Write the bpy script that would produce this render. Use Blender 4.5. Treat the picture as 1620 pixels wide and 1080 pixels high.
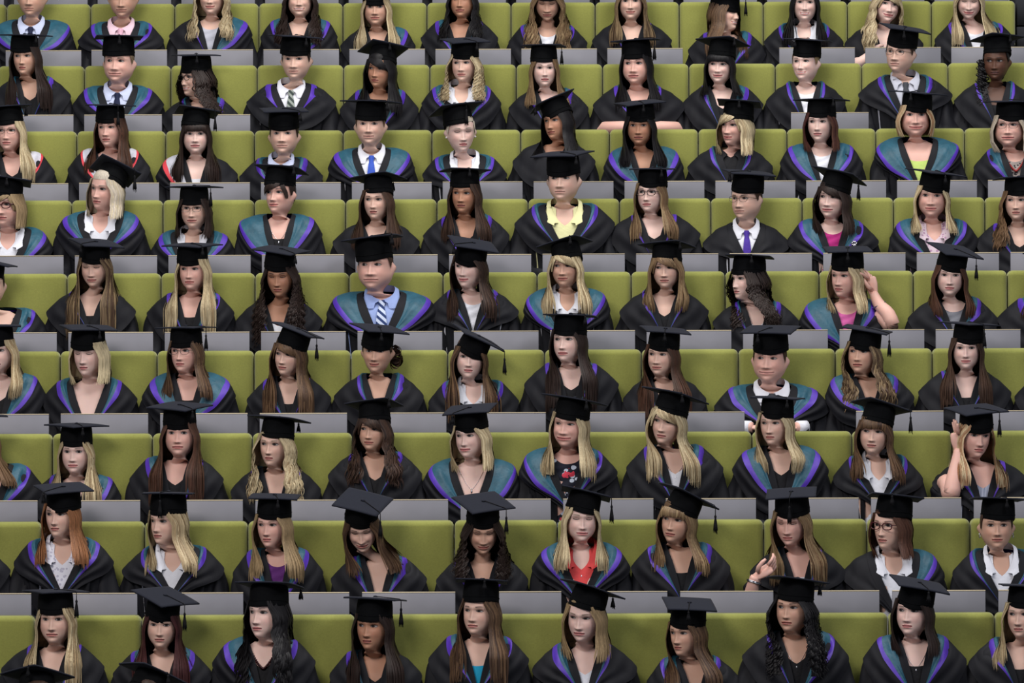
import bpy, math, random
import numpy as np
from mathutils import Matrix, Vector, Euler
from mathutils.bvhtree import BVHTree
for o in list(bpy.data.objects):
    bpy.data.objects.remove(o)
C = bpy.context.scene.collection
sc = bpy.context.scene
# ---------------------------------------------------------------- camera, world, lights, exposure
FPX = 8214.0; PITCH_W = 0.52; CAMZ = 3.0; ROLL = 0.0034
cam = bpy.data.cameras.new('camera'); camo = bpy.data.objects.new('camera', cam); C.objects.link(camo)
cam.sensor_width = 36.0; cam.lens = FPX / 1620 * 36.0; cam.clip_end = 200
camo.location = (0, 0, CAMZ)
camo.rotation_euler = (Matrix.Rotation(math.pi / 2, 3, 'X') @ Matrix.Rotation(-ROLL, 3, 'Z')).to_euler()
sc.camera = camo
w = bpy.data.worlds.new('hall'); sc.world = w; w.use_nodes = True
w.node_tree.nodes['Background'].inputs[0].default_value = (0.80, 0.86, 1.0, 1)
w.node_tree.nodes['Background'].inputs[1].default_value = 0.20
def area(name, loc, aim, sx, sy, power, col):
    l = bpy.data.lights.new(name, 'AREA'); l.shape = 'RECTANGLE'; l.size = sx; l.size_y = sy; l.energy = power; l.color = col
    o = bpy.data.objects.new(name, l); C.objects.link(o); o.location = loc
    o.rotation_euler = (Vector(aim) - Vector(loc)).to_track_quat('-Z', 'Y').to_euler()
area('ceiling_light', (0.5, 26.0, 13.5), (0, 29.8, 2.8), 13, 3.5, 1150, (1.0, 0.97, 0.94))
area('stage_light', (-5.0, 16.0, 9.5), (0, 29, 3.0), 5.0, 3.0, 720, (1.0, 0.93, 0.90))  # unseen lamp added as soft frontal fill on the faces
area('stage_light', (6.5, 17.5, 10.5), (0, 29, 3.0), 4.0, 3.0, 380, (0.95, 0.95, 1.0))  # second added fill lamp, weaker, from the right
sc.view_settings.view_transform = 'Standard'; sc.view_settings.look = 'None'; sc.view_settings.gamma = 1
sc.view_settings.use_curve_mapping = False; sc.view_settings.exposure = 0.22
# ---------------------------------------------------------------- image <-> place
def to_world(px, py, Y):
    u = px - 810.0; v = 540.0 - py
    u2 = u + ROLL * v; v2 = v - ROLL * u
    return (u2 * Y / FPX, Y, CAMZ + v2 * Y / FPX)
UI = lambda i: 0.00752 - 0.000199 * (i - 1)
ROWD = lambda i: FPX * PITCH_W * UI(i)
ROWZ = lambda i: CAMZ + PITCH_W * (4.03 - 0.823 * (i - 1))
FLOORZ = lambda i: ROWZ(i) - 1.24
SEAM = [-1.075, -1.039, -1.009, -0.985, -0.945, -0.90, -0.865, -0.833, -0.815, -0.771, -0.74]
# ---------------------------------------------------------------- materials
def srgb(c):
    return tuple((x / 255 / 12.92) if x / 255 <= 0.04045 else ((x / 255 + 0.055) / 1.055) ** 2.4 for x in c)
def mat(name, col, rough=0.6, spec=0.5, sheen=0, attr=False, noise=0, nscale=60, bump=0, bscale=200, metal=0, stretch=None, sss=0, bdist=.01, bdet=3):
    m = bpy.data.materials.new(name); m.use_nodes = True
    nt = m.node_tree; b = nt.nodes['Principled BSDF']
    b.inputs['Roughness'].default_value = rough; b.inputs['Metallic'].default_value = metal
    b.inputs['Specular IOR Level'].default_value = spec
    if sheen:
        b.inputs['Sheen Weight'].default_value = sheen; b.inputs['Sheen Roughness'].default_value = 0.5
    if sss:
        b.inputs['Subsurface Weight'].default_value = sss; b.inputs['Subsurface Radius'].default_value = (0.012, 0.004, 0.002); b.inputs['Subsurface Scale'].default_value = 1.0
    tc = nt.nodes.new('ShaderNodeTexCoord')
    src = tc.outputs['Object']
    if stretch:
        mp = nt.nodes.new('ShaderNodeMapping'); mp.inputs['Scale'].default_value = stretch
        nt.links.new(src, mp.inputs[0]); src = mp.outputs[0]
    out = None
    if attr:
        a = nt.nodes.new('ShaderNodeAttribute'); a.attribute_name = 'Col'; out = a.outputs['Color']
    else:
        r = nt.nodes.new('ShaderNodeRGB'); r.outputs[0].default_value = (*srgb(col), 1); out = r.outputs[0]
    if noise:
        n = nt.nodes.new('ShaderNodeTexNoise'); n.inputs['Scale'].default_value = nscale; n.inputs['Detail'].default_value = 4
        nt.links.new(src, n.inputs['Vector'])
        mr = nt.nodes.new('ShaderNodeMapRange'); mr.inputs['From Min'].default_value = 0.3; mr.inputs['From Max'].default_value = 0.7
        mr.inputs['To Min'].default_value = 1 - noise; mr.inputs['To Max'].default_value = 1 + noise
        nt.links.new(n.outputs['Fac'], mr.inputs['Value'])
        mx = nt.nodes.new('ShaderNodeVectorMath'); mx.operation = 'SCALE'
        nt.links.new(out, mx.inputs[0]); nt.links.new(mr.outputs[0], mx.inputs['Scale']); out = mx.outputs[0]
    nt.links.new(out, b.inputs['Base Color'])
    if bump:
        n = nt.nodes.new('ShaderNodeTexNoise'); n.inputs['Scale'].default_value = bscale; n.inputs['Detail'].default_value = bdet
        nt.links.new(src, n.inputs['Vector'])
        bp = nt.nodes.new('ShaderNodeBump'); bp.inputs['Strength'].default_value = bump; bp.inputs['Distance'].default_value = bdist
        nt.links.new(n.outputs['Fac'], bp.inputs['Height']); nt.links.new(bp.outputs[0], b.inputs['Normal'])
    return m
M = {}
M['skin'] = mat('skin', (0, 0, 0), 0.5, 0.35, attr=True, sss=0.12)
M['hair'] = mat('hair', (0, 0, 0), 0.5, 0.25, attr=True, noise=0.22, nscale=14, stretch=(14, 14, 1.2))
M['gown'] = mat('black_gown_cloth', (13, 14, 21), 0.72, 0.3, noise=0.12, nscale=30, bump=0.85, bscale=12, stretch=(1, 1, .3), bdist=.02, bdet=.5)
M['capfelt'] = mat('black_cap_cloth', (10, 11, 13), 0.9, 0.1, noise=0.15, nscale=80)
M['board'] = mat('black_board_cloth', (24, 27, 38), 0.85, 0.25, sheen=0.02, noise=0.12, nscale=150)
M['tassel'] = mat('black_tassel_thread', (15, 15, 18), 0.8, 0.2)
M['teal'] = mat('teal_silk', (34, 84, 102), 0.5, 0.4, noise=0.18, nscale=22, bump=0.3, bscale=38)
M['purple'] = mat('purple_ribbon', (78, 44, 165), 0.5, 0.4, noise=0.12, nscale=25)
M['whitesilk'] = mat('pale_grey_silk', (196, 196, 206), 0.5, 0.4, noise=0.12, nscale=25, bump=0.4, bscale=38)
M['redtrim'] = mat('red_ribbon', (205, 60, 70), 0.5, 0.4)
M['metal'] = mat('silver', (200, 200, 205), 0.25, 0.5, metal=1)
M['pearl'] = mat('pearl', (235, 230, 225), 0.2, 0.6)
M['frame'] = mat('dark_spectacle_frame', (28, 20, 22), 0.3, 0.5)
M['framered'] = mat('red_spectacle_frame', (70, 14, 22), 0.3, 0.5)
M['framethin'] = mat('thin_metal_spectacle_frame', (95, 85, 80), 0.3, 0.5, metal=0.6)
CLOTH = dict(white=(226, 228, 236), black=(20, 20, 24), navy=(28, 34, 62), blue=(150, 170, 220), ltblue=(196, 205, 232), pink=(230, 200, 212),
   yellow=(226, 224, 170), lime=(196, 220, 120), magenta=(176, 40, 120), rose=(206, 96, 160), coral=(235, 84, 84), grey=(120, 122, 130),
   ltgrey=(186, 188, 200), turq=(30, 160, 200), brightblue=(30, 60, 200), tealtop=(90, 180, 200), plum=(96, 44, 116), green=(70, 86, 74),
   purpletie=(74, 50, 150), royal=(60, 90, 190), dkgrey=(66, 68, 74), cream=(225, 220, 205), beige=(190, 170, 150), brown=(70, 50, 45), pinktie=(226, 178, 196))
def cloth(c):
    k = 'cloth_' + c
    if k not in M:
        M[k] = mat(k, CLOTH[c], 0.75, 0.25, bump=0.3, bscale=45)
    return M[k]
def pattern(name, kind, base, c2, c3=None):
    m = mat(name, base, 0.75, 0.25); nt = m.node_tree; b = nt.nodes['Principled BSDF']
    tc = nt.nodes.new('ShaderNodeTexCoord'); mp = nt.nodes.new('ShaderNodeMapping'); nt.links.new(tc.outputs['Object'], mp.inputs[0])
    if kind == 'stripe':
        mp.inputs['Rotation'].default_value = (0, math.radians(42 if c3 is None else 0), 0)
        t = nt.nodes.new('ShaderNodeTexWave'); t.inputs['Scale'].default_value = 12 if c3 is None else 45; t.bands_direction = 'X'
        f = t.outputs['Fac']; lo = 0.45
    else:
        t = nt.nodes.new('ShaderNodeTexVoronoi'); t.inputs['Scale'].default_value = 55 if kind == 'dots' else 26; f = t.outputs['Distance']; lo = 0.35
    nt.links.new(mp.outputs[0], t.inputs['Vector'])
    cr = nt.nodes.new('ShaderNodeValToRGB'); cr.color_ramp.interpolation = 'CONSTANT'
    cr.color_ramp.elements[0].color = (*srgb(c2), 1); cr.color_ramp.elements[1].position = lo; cr.color_ramp.elements[1].color = (*srgb(base), 1)
    nt.links.new(f, cr.inputs[0])
    if kind == 'floral':
        mixn = nt.nodes.new('ShaderNodeMix'); mixn.data_type = 'RGBA'
        n2 = nt.nodes.new('ShaderNodeTexNoise'); n2.inputs['Scale'].default_value = 14; nt.links.new(tc.outputs['Object'], n2.inputs['Vector'])
        c = nt.nodes.new('ShaderNodeValToRGB'); c.color_ramp.interpolation = 'CONSTANT'; c.color_ramp.elements[1].position = 0.57
        c.color_ramp.elements[0].color = (0, 0, 0, 1); c.color_ramp.elements[1].color = (1, 1, 1, 1)
        nt.links.new(n2.outputs['Fac'], c.inputs[0]); nt.links.new(c.outputs[0], mixn.inputs['Factor'])
        nt.links.new(cr.outputs[0], mixn.inputs['A']); mixn.inputs['B'].default_value = (*srgb(c3), 1)
        nt.links.new(mixn.outputs['Result'], b.inputs['Base Color'])
    else:
        nt.links.new(cr.outputs[0], b.inputs['Base Color'])
    M['cloth_' + name] = m
pattern('floral', 'floral', (24, 26, 40), (190, 200, 215), (205, 60, 80))
pattern('dotty', 'dots', (228, 228, 238), (190, 188, 205))
pattern('checked', 'dots', (225, 205, 215), (190, 150, 180))
pattern('striped', 'stripe', (200, 205, 220), (110, 120, 150), (0, 0, 0))
pattern('tiestripe', 'stripe', (200, 212, 235), (40, 60, 110))
pattern('tiegreen', 'stripe', (60, 70, 66), (150, 158, 150))
pattern('scarf', 'dots', (150, 140, 135), (50, 46, 48))
# ---------------------------------------------------------------- mesh helpers
def mk(name, V, F, m, parent=None, col=None, smooth=True, mats=None, midx=None):
    me = bpy.data.meshes.new(name)
    V = np.asarray(V, dtype=np.float32).reshape(-1, 3)
    F = np.asarray(F, dtype=np.int32)
    n = len(F)
    me.vertices.add(len(V)); me.vertices.foreach_set('co', V.ravel())
    me.loops.add(n * 4); me.loops.foreach_set('vertex_index', F.ravel())
    me.polygons.add(n); me.polygons.foreach_set('loop_start', np.arange(0, n * 4, 4, dtype=np.int32))
    me.polygons.foreach_set('loop_total', np.full(n, 4, dtype=np.int32))
    if smooth: me.polygons.foreach_set('use_smooth', np.ones(n, dtype=bool))
    for x in (mats or [m]): me.materials.append(x)
    if midx is not None: me.polygons.foreach_set('material_index', np.asarray(midx, dtype=np.int32))
    if col is not None:
        a = me.color_attributes.new('Col', 'FLOAT_COLOR', 'POINT')
        cc = np.ones((len(V), 4), dtype=np.float32); cc[:, :3] = col; a.data.foreach_set('color', cc.ravel())
    me.update(); me.validate()
    return link(name, me, parent)
def link(name, me, parent=None):
    o = bpy.data.objects.new(name, me); C.objects.link(o)
    if parent is not None: o.parent = parent
    return o
def gridF(nr, nc, wrap=False, off=0):
    r = np.arange(nr - 1)[:, None]; c = np.arange(nc if wrap else nc - 1)[None, :]
    c2 = (c + 1) % nc
    return np.stack([off + r * nc + c, off + r * nc + c2, off + (r + 1) * nc + c2, off + (r + 1) * nc + c], -1).reshape(-1, 4)
class MB:
    def __init__(s): s.V = []; s.F = []; s.c = []; s.n = 0; s.mi = []
    def add(s, V, F, col=None, mi=0):
        V = np.asarray(V, float).reshape(-1, 3); s.V.append(V); F = np.asarray(F) + s.n; s.F.append(F); s.n += len(V)
        s.mi.append(np.full(len(F), mi))
        if col is not None: s.c.append(np.broadcast_to(col, (len(V), 3)))
    def build(s, name, m, parent=None, **k):
        return mk(name, np.concatenate(s.V), np.concatenate(s.F), m, parent, col=np.concatenate(s.c) if s.c else None,
                  midx=np.concatenate(s.mi) if k.get('mats') else None, **k)
    def tube(s, P, R, n=8, flat=1.0, col=None, mi=0, up=(0, 0, 1), cap=True):
        P = np.asarray(P, float); R = np.broadcast_to(np.asarray(R, float), (len(P),)).copy()
        if cap:
            P = np.vstack([P[0] - (P[1] - P[0]) * 1e-3, P, P[-1] + (P[-1] - P[-2]) * 1e-3]); R = np.concatenate([[R[0] * .02], R, [R[-1] * .02]])
        T = np.gradient(P, axis=0); T /= np.linalg.norm(T, axis=1)[:, None] + 1e-9
        if cap: T[0] = T[2]; T[1] = T[2]; T[-1] = T[-3]; T[-2] = T[-3]
        N = np.cross(T, up); bad = np.linalg.norm(N, axis=1) < 0.05; N[bad] = np.cross(T[bad], (0, 1, 0.1))
        N /= np.linalg.norm(N, axis=1)[:, None]; B = np.cross(N, T)
        a = np.linspace(0, 2 * np.pi, n, endpoint=False)
        V = P[:, None] + R[:, None, None] * (np.cos(a)[None, :, None] * N[:, None] + flat * np.sin(a)[None, :, None] * B[:, None])
        s.add(V, gridF(len(P), n, True), col, mi)
def tagit(o, label=None, cat=None, group=None, kind=None):
    if label: o['label'] = label
    if cat: o['category'] = cat
    if group: o['group'] = group
    if kind: o['kind'] = kind
    return o
def empty(name, loc):
    o = bpy.data.objects.new(name, None); C.objects.link(o); o.location = loc; o.empty_display_size = 0.1
    return o
def bevelbox(name, x0, x1, y0, y1, z0, z1, r, m, parent=None, seg=4):
    import bmesh
    bm = bmesh.new(); bmesh.ops.create_cube(bm, size=1)
    for v in bm.verts:
        v.co.x = x0 + (v.co.x + .5) * (x1 - x0); v.co.y = y0 + (v.co.y + .5) * (y1 - y0); v.co.z = z0 + (v.co.z + .5) * (z1 - z0)
    if r: bmesh.ops.bevel(bm, geom=list(bm.edges), offset=r, segments=seg, profile=0.5, affect='EDGES')
    me = bpy.data.meshes.new(name); bm.to_mesh(me); bm.free(); me.materials.append(m)
    if r: 
        for p in me.polygons: p.use_smooth = True
    return link(name, me, parent)
# ---------------------------------------------------------------- the raked hall and its seats
M['fabric'] = mat('lime_green_wool', (143, 146, 72), 0.85, 0.25, sheen=0.35, noise=0.06, nscale=120, bump=0.12, bscale=400)
M['tablet'] = mat('grey_laminate', (121, 121, 129), 0.5, 0.4, noise=0.04, nscale=8)
M['edging'] = mat('pale_beech', (205, 190, 160), 0.5, 0.4)
M['shell'] = mat('dark_seat_shell', (30, 31, 34), 0.6, 0.4)
M['steel'] = mat('grey_painted_steel', (70, 72, 76), 0.45, 0.5)
M['tier'] = mat('dark_carpet', (38, 38, 42), 0.95, 0.1, noise=0.2, nscale=60)
M['darkwall'] = mat('dark_acoustic_panel', (44, 45, 50), 0.8, 0.2)
def tiers():
    b = MB(); V = []; ys = []
    prof = []
    for i in range(11, -2, -1):
        y0 = ROWD(i) - 0.72 if i < 11 else ROWD(11) - 3.5
        z = FLOORZ(i) if i < 11 else FLOORZ(11)
        prof += [(y0, prof[-1][1] if prof else z), (y0 + 0.01, z)]
    prof += [(ROWD(-1) + 3, prof[-1][1])]
    V = [(x, y, z) for (y, z) in prof for x in (-8, 8)]
    o = mk('floor', V, gridF(len(prof), 2), M['tier'], smooth=False); o['kind'] = 'structure'
tiers()
ORD = ['zeroth', 'first', 'second', 'third', 'fourth', 'fifth', 'sixth', 'seventh', 'eighth', 'ninth', 'tenth', 'eleventh', 'twelfth', 'thirteenth', 'fourteenth']
def backrest_mesh():
    # rounded upholstered back: superellipse outline swept in depth, slight crown on the front
    W = 0.2575; T = 0.05; z0 = -0.84; z1 = 0.0; nx, nz = 34, 40
    b = MB()
    def lin(n, r, L):                   # extra samples near the ends for the soft edge
        t = np.linspace(0, 1, 9); e = r * (1 - np.cos(t * np.pi / 2))
        return np.concatenate([e, np.linspace(r, L - r, n - 18 + 2)[1:-1], L - e[::-1]])
    R = 0.03
    xs = lin(nx, R, 2 * W) - W; zs = lin(nz, R, z1 - z0) + z0
    X, Z = np.meshgrid(xs, zs)
    dx = np.clip((np.abs(X) - (W - R)) / R, 0, 1); dz = np.clip((Z - (z1 - R)) / R, 0, 1); db = np.clip(((z0 + R) - Z) / R, 0, 1)
    d = np.clip(np.sqrt(dx ** 2 + np.maximum(dz, db) ** 2), 0, 1)
    cut = np.sqrt(1 - np.minimum(d, 1) ** 2)
    Yf = -R * cut - 0.010 * (1 - (X / W) ** 4) * (1 - np.clip((Z + .42) / .42, -1, 1) ** 4)
    # keep the upper corners round in outline too
    corner = np.sqrt(dx ** 2 + dz ** 2); s = np.where(corner > 1, 1 / corner, 1)
    X2 = np.where((dx > 0) & (dz > 0), np.sign(X) * ((W - R) + dx * R * s), X); Z2 = np.where((dx > 0) & (dz > 0), (z1 - R) + dz * R * s, Z)
    b.add(np.stack([X2, Yf, Z2], -1), gridF(len(zs), len(xs)))
    b.add(np.stack([X2, T * 1.0 + R * cut, Z2], -1), gridF(len(zs), len(xs))[:, ::-1])
    n = len(xs); m_ = len(zs)
    idx = [0 * n + i for i in range(n)] + [j * n + n - 1 for j in range(1, m_)] + [(m_ - 1) * n + i for i in range(n - 2, -1, -1)] + [j * n for j in range(m_ - 2, 0, -1)]
    off = n * m_; k = len(idx)
    F = [(idx[i], idx[(i + 1) % k], idx[(i + 1) % k] + off, idx[i] + off) for i in range(k)]
    b.F.append(np.array(F)); b.mi.append(np.zeros(k))
    return b.build('backrest', M['fabric'])
PROTO = {}
def build_seat():
    root = empty('theatre_seat', (0, 0, 0))
    o = backrest_mesh(); o.parent = root; o.location = (0, 0.0, 1.24)
    c = bevelbox('seat_cushion', -.25, .25, -.47, .0, .30, .40, .035, M['fabric'], root)
    s = bevelbox('back_shell', -.245, .245, .085, .10, .30, 1.19, .006, M['shell'], root, 2)
    p = bevelbox('pedestal', -.06, .06, -.30, -.10, 0.0, .302, .01, M['steel'], root, 2)
    t = bevelbox('writing_tablet', -.2285, .2285, .135, .150, 1.02, 1.338, .002, M['tablet'], root, 1)
    e = bevelbox('edge_strip', -.2285, .2285, .1345, .1505, 1.338, 1.3425, .001, M['edging'], t, 1)
    a = bevelbox('tablet_bracket', -.03, .03, .098, .137, 1.05, 1.15, .003, M['steel'], t, 1)
    # the same tablet folded down flat, used at the seats where the photo shows no upright panel
    f = bevelbox('writing_tablet', -.2285, .2285, .11, .33, 1.195, 1.21, .002, M['tablet'], None, 1)
    return root, f
seat0, flat0 = build_seat(); used_seat = [False]
def copy_tree(o, parent=None, skip=()):
    c = o.copy(); C.objects.link(c); c.parent = parent
    for ch in o.children:
        if ch.name.split('.')[0] not in skip: copy_tree(ch, c, skip)
    return c
rs = random.Random(4)
def place_seats(desc):
    """desc[row][seatindex] -> words for the person in it"""
    for i in range(0, 11):
        d = ROWD(i); z = ROWZ(i)
        k = 0
        for j in range(-6, 9):
            xc = SEAM[i] + (j + .5) * PITCH_W
            px = 810 + xc * FPX / d
            if px < -90 or px > 1710: continue
            if i <= 1 and j > 7: continue
            n = k; k += 1
            who = desc.get((i, n))
            if i == 10 and not who: continue
            if i == 0: lab, grp = 'lime green seat in the row above the top edge', 'lime green seats above the top edge'
            else: lab, grp = ('lime green seat behind the ' + who if who else 'lime green seat at the %s end of the %s row from the top' % ('left' if px < 400 else 'right', ORD[i])), 'lime green seats in raked rows'
            nopan = (i, n) in {(r, s + 0) for r, s in NOPANEL_IDX} or i == 0
            r = copy_tree(seat0, None, ('writing_tablet',) if nopan else ())
            r.location = (xc, d, FLOORZ(i))
            if nopan:
                f = flat0.copy(); C.objects.link(f); f.parent = r
            else:
                for ch in r.children:
                    if ch.name.startswith('writing_tablet'):
                        ch.rotation_euler.x = math.radians(rs.uniform(-0.4, 0.4))
            tagit(r, lab, 'seat', grp)
    for ch in list(seat0.children_recursive): bpy.data.objects.remove(ch)
    bpy.data.objects.remove(seat0); bpy.data.objects.remove(flat0)
NOPANEL_IDX = set()
for r_, xs_ in {2: [1150], 3: [461, 600, 740, 880, 1020, 1160, 1442, 1580], 7: [1228]}.items():
    d_ = ROWD(r_); k_ = 0
    for j_ in range(-6, 9):
        px_ = 810 + (SEAM[r_] + (j_ + .5) * PITCH_W) * FPX / d_
        if px_ < -90 or px_ > 1710: continue
        if r_ <= 1 and j_ > 7: continue
        if any(abs(px_ - q) < 50 for q in xs_): NOPANEL_IDX.add((r_, k_))
        k_ += 1
def side_wall():
    b = MB()
    x0 = SEAM[1] + 8 * PITCH_W + .012
    for k in range(-2, 6):                      # dark acoustic panels, jointed every 0.2 m
        z0 = ROWZ(1) - 0.36 + k * 0.21
        V = np.array([(x, y, z) for x in (x0, x0 + .6) for y in (ROWD(1) - .0, ROWD(1) + .5) for z in (z0, z0 + .2)])
        F = [(0, 1, 3, 2), (4, 6, 7, 5), (0, 4, 5, 1), (2, 3, 7, 6), (0, 2, 6, 4), (1, 5, 7, 3)]
        b.add(V, F)
    o = b.build('wall_right', M['darkwall'], smooth=False); o['kind'] = 'structure'
side_wall()
# ---------------------------------------------------------------- surfaces of a seated figure
def crow(tab, t):
    tab = np.asarray(tab, float); n = len(tab); t = np.clip(np.asarray(t, float), 0, n - 1 - 1e-6)
    i = t.astype(int); f = (t - i)[..., None]
    g = lambda k: tab[np.clip(k, 0, n - 1)]
    p0, p1, p2, p3 = g(i - 1), g(i), g(i + 1), g(i + 2)
    return .5 * ((2 * p1) + (-p0 + p2) * f + (2 * p0 - 5 * p1 + 4 * p2 - p3) * f ** 2 + (-p0 + 3 * p1 - 3 * p2 + p3) * f ** 3)
#          a     front  back   zside  zfront zback
TORSO = [(.046, .044, .050, .024, .004, .020), (.074, .066, .066, .008, -.034, .000), (.118, .088, .080, -.002, -.064, -.030),
         (.158, .102, .092, -.018, -.10, -.08), (.184, .114, .100, -.052, -.145, -.13), (.194, .122, .104, -.105, -.195, -.19),
         (.186, .120, .104, -.19, -.26, -.26), (.172, .110, .100, -.30, -.34, -.34), (.170, .112, .105, -.44, -.44, -.44), (.185, .13, .12, -.55, -.55, -.55)]
def S(phi, t, off=0.0):
    q = crow(TORSO, t); a, bf, bb, zs, zf, zb = [q[..., k] for k in range(6)]
    s, c = np.sin(phi), np.cos(phi)
    ex = .92
    x = (a + off) * np.sign(s) * np.abs(s) ** ex
    y = np.where(c > 0, -(bf + off), (bb + off)) * np.abs(c) ** ex
    z = zs * s ** 2 + np.where(c > 0, zf, zb) * c ** 2 + off * np.clip(1 - t / 5, 0, 1) * .9
    return np.stack([x, y, z], -1)
#         a     f     b     z      zback
HEAD = [(.0005, .0005, .0005, .221, .221), (.030, .036, .044, .217, .216), (.050, .062, .068, .206, .204), (.063, .077, .087, .186, .184), (.0695, .084, .096, .160, .160),
        (.0725, .0875, .099, .134, .134), (.0725, .0850, .098, .112, .112), (.0710, .0850, .094, .090, .090), (.0690, .0850, .086, .070, .070),
        (.0625, .0840, .076, .050, .046), (.0515, .0825, .066, .031, .024), (.0360, .0800, .058, .014, .004), (.0310, .069, .054, .003, -.012), (.034, .048, .053, -.004, -.022), (.042, .040, .050, -.014, -.034)]
HZ = np.array([h[3] for h in HEAD]); HT = np.arange(len(HEAD), dtype=float)
def Hd(phi, t):
    q = crow(HEAD, t); a, f, b, z, zb = [q[..., k] for k in range(5)]
    s, c = np.sin(phi), np.cos(phi)
    low = np.clip((t - 8) / 5, 0, 1)
    fx = .96 - .0 * low
    x = a * np.sign(s) * np.abs(s) ** fx
    y = np.where(c > 0, -f * np.abs(c) ** .95, b * np.abs(c) ** .95)
    zz = z + (zb - z) * (.5 - .5 * c)
    zz = np.where(t > 10, zz - 0.010 * low * s ** 2 * 0, zz)
    return np.stack([x, y, zz], -1)
_td = np.linspace(0, 12, 400); _zd = crow(HEAD, _td)[:, 3]
def t_of_z(z): return np.interp(-np.asarray(z, float), -_zd, _td)
def Hs(phi, z, off):                       # hair surface point over the skull at height z (jaw level limited)
    z = np.asarray(z, float)
    ze = np.clip(z, .045, .218)
    q = crow(HEAD, t_of_z(ze)); a, f, b = q[..., 0], q[..., 1], q[..., 2]
    a = np.maximum(a, np.interp(ze, [.045, .12, .15], [.066, .072, .0])); b = np.maximum(b, np.interp(ze, [.045, .12, .15], [.08, .097, .0]))
    s, c = np.sin(phi), np.cos(phi)
    return np.stack([(a + off) * s, np.where(c > 0, -(f + off), (b + off)) * np.abs(c) ** .95 * 1.0, z], -1)
gs = lambda x, s: np.exp(-(x / s) ** 2 / 2)
def mixc(c, k, a):
    a = np.clip(a, 0, 1)[:, None]; return c * (1 - a) + np.asarray(k) * a
PH_F = np.radians(np.concatenate([np.arange(-50, 50.1, 1.9), [57, 65, 73, 80, 86, 90, 94, 98, 103, 110, 120, 132, 145, 160, 180, 200, 215, 228, 240, 250, 257, 262, 266, 270, 274, 280, 287, 295, 303]]))
T_H = np.concatenate([[0, .4, .8, 1.2, 1.7, 2.2, 2.7, 3.2, 3.7, 4.1], t_of_z(np.arange(.148, .026, -.0024)), t_of_z([.023, .019, .015, .011, .007]), [12, 12.4, 12.8, 13.2, 13.6, 14]])
PG, TG = np.meshgrid(PH_F, T_H); HBASE = Hd(PG, TG)
NECK_T = np.linspace(0, 1, 7)[1:-1]
T_T = np.array([0, .3, .6, 1, 1.4, 1.8, 2.3, 2.8, 3.4, 4, 4.6, 5.3, 6, 7, 8, 9])
PG2, TG2 = np.meshgrid(PH_F, T_T); TBASE = S(PG2, TG2)
BODY_F = gridF(len(T_H) + len(NECK_T) + len(T_T), len(PH_F), True)
SKIN = dict(f=(222, 184, 166), p=(232, 198, 186), m=(206, 164, 142), t=(184, 136, 110), d=(92, 62, 48), r=(224, 178, 163))
HAIR = dict(b=(200, 184, 148), d=(146, 124, 92), l=(104, 80, 58), n=(66, 48, 38), k=(42, 31, 27), x=(22, 20, 22), a=(80, 52, 40), r=(66, 36, 36), g=(142, 96, 64), w=(206, 194, 176), s=(126, 108, 84))
def smooth(x): x = np.clip(x, 0, 1); return x * x * (3 - 2 * x)
def rotm(yaw, pit, roll):
    # yaw + = turned to the photo's right, pit + = chin down, roll + = crown leaning to the photo's right
    return np.array(Matrix.Rotation(math.radians(yaw), 3, 'Z') @ Matrix.Rotation(math.radians(pit), 3, 'X') @ Matrix.Rotation(math.radians(roll), 3, 'Y'))
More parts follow.
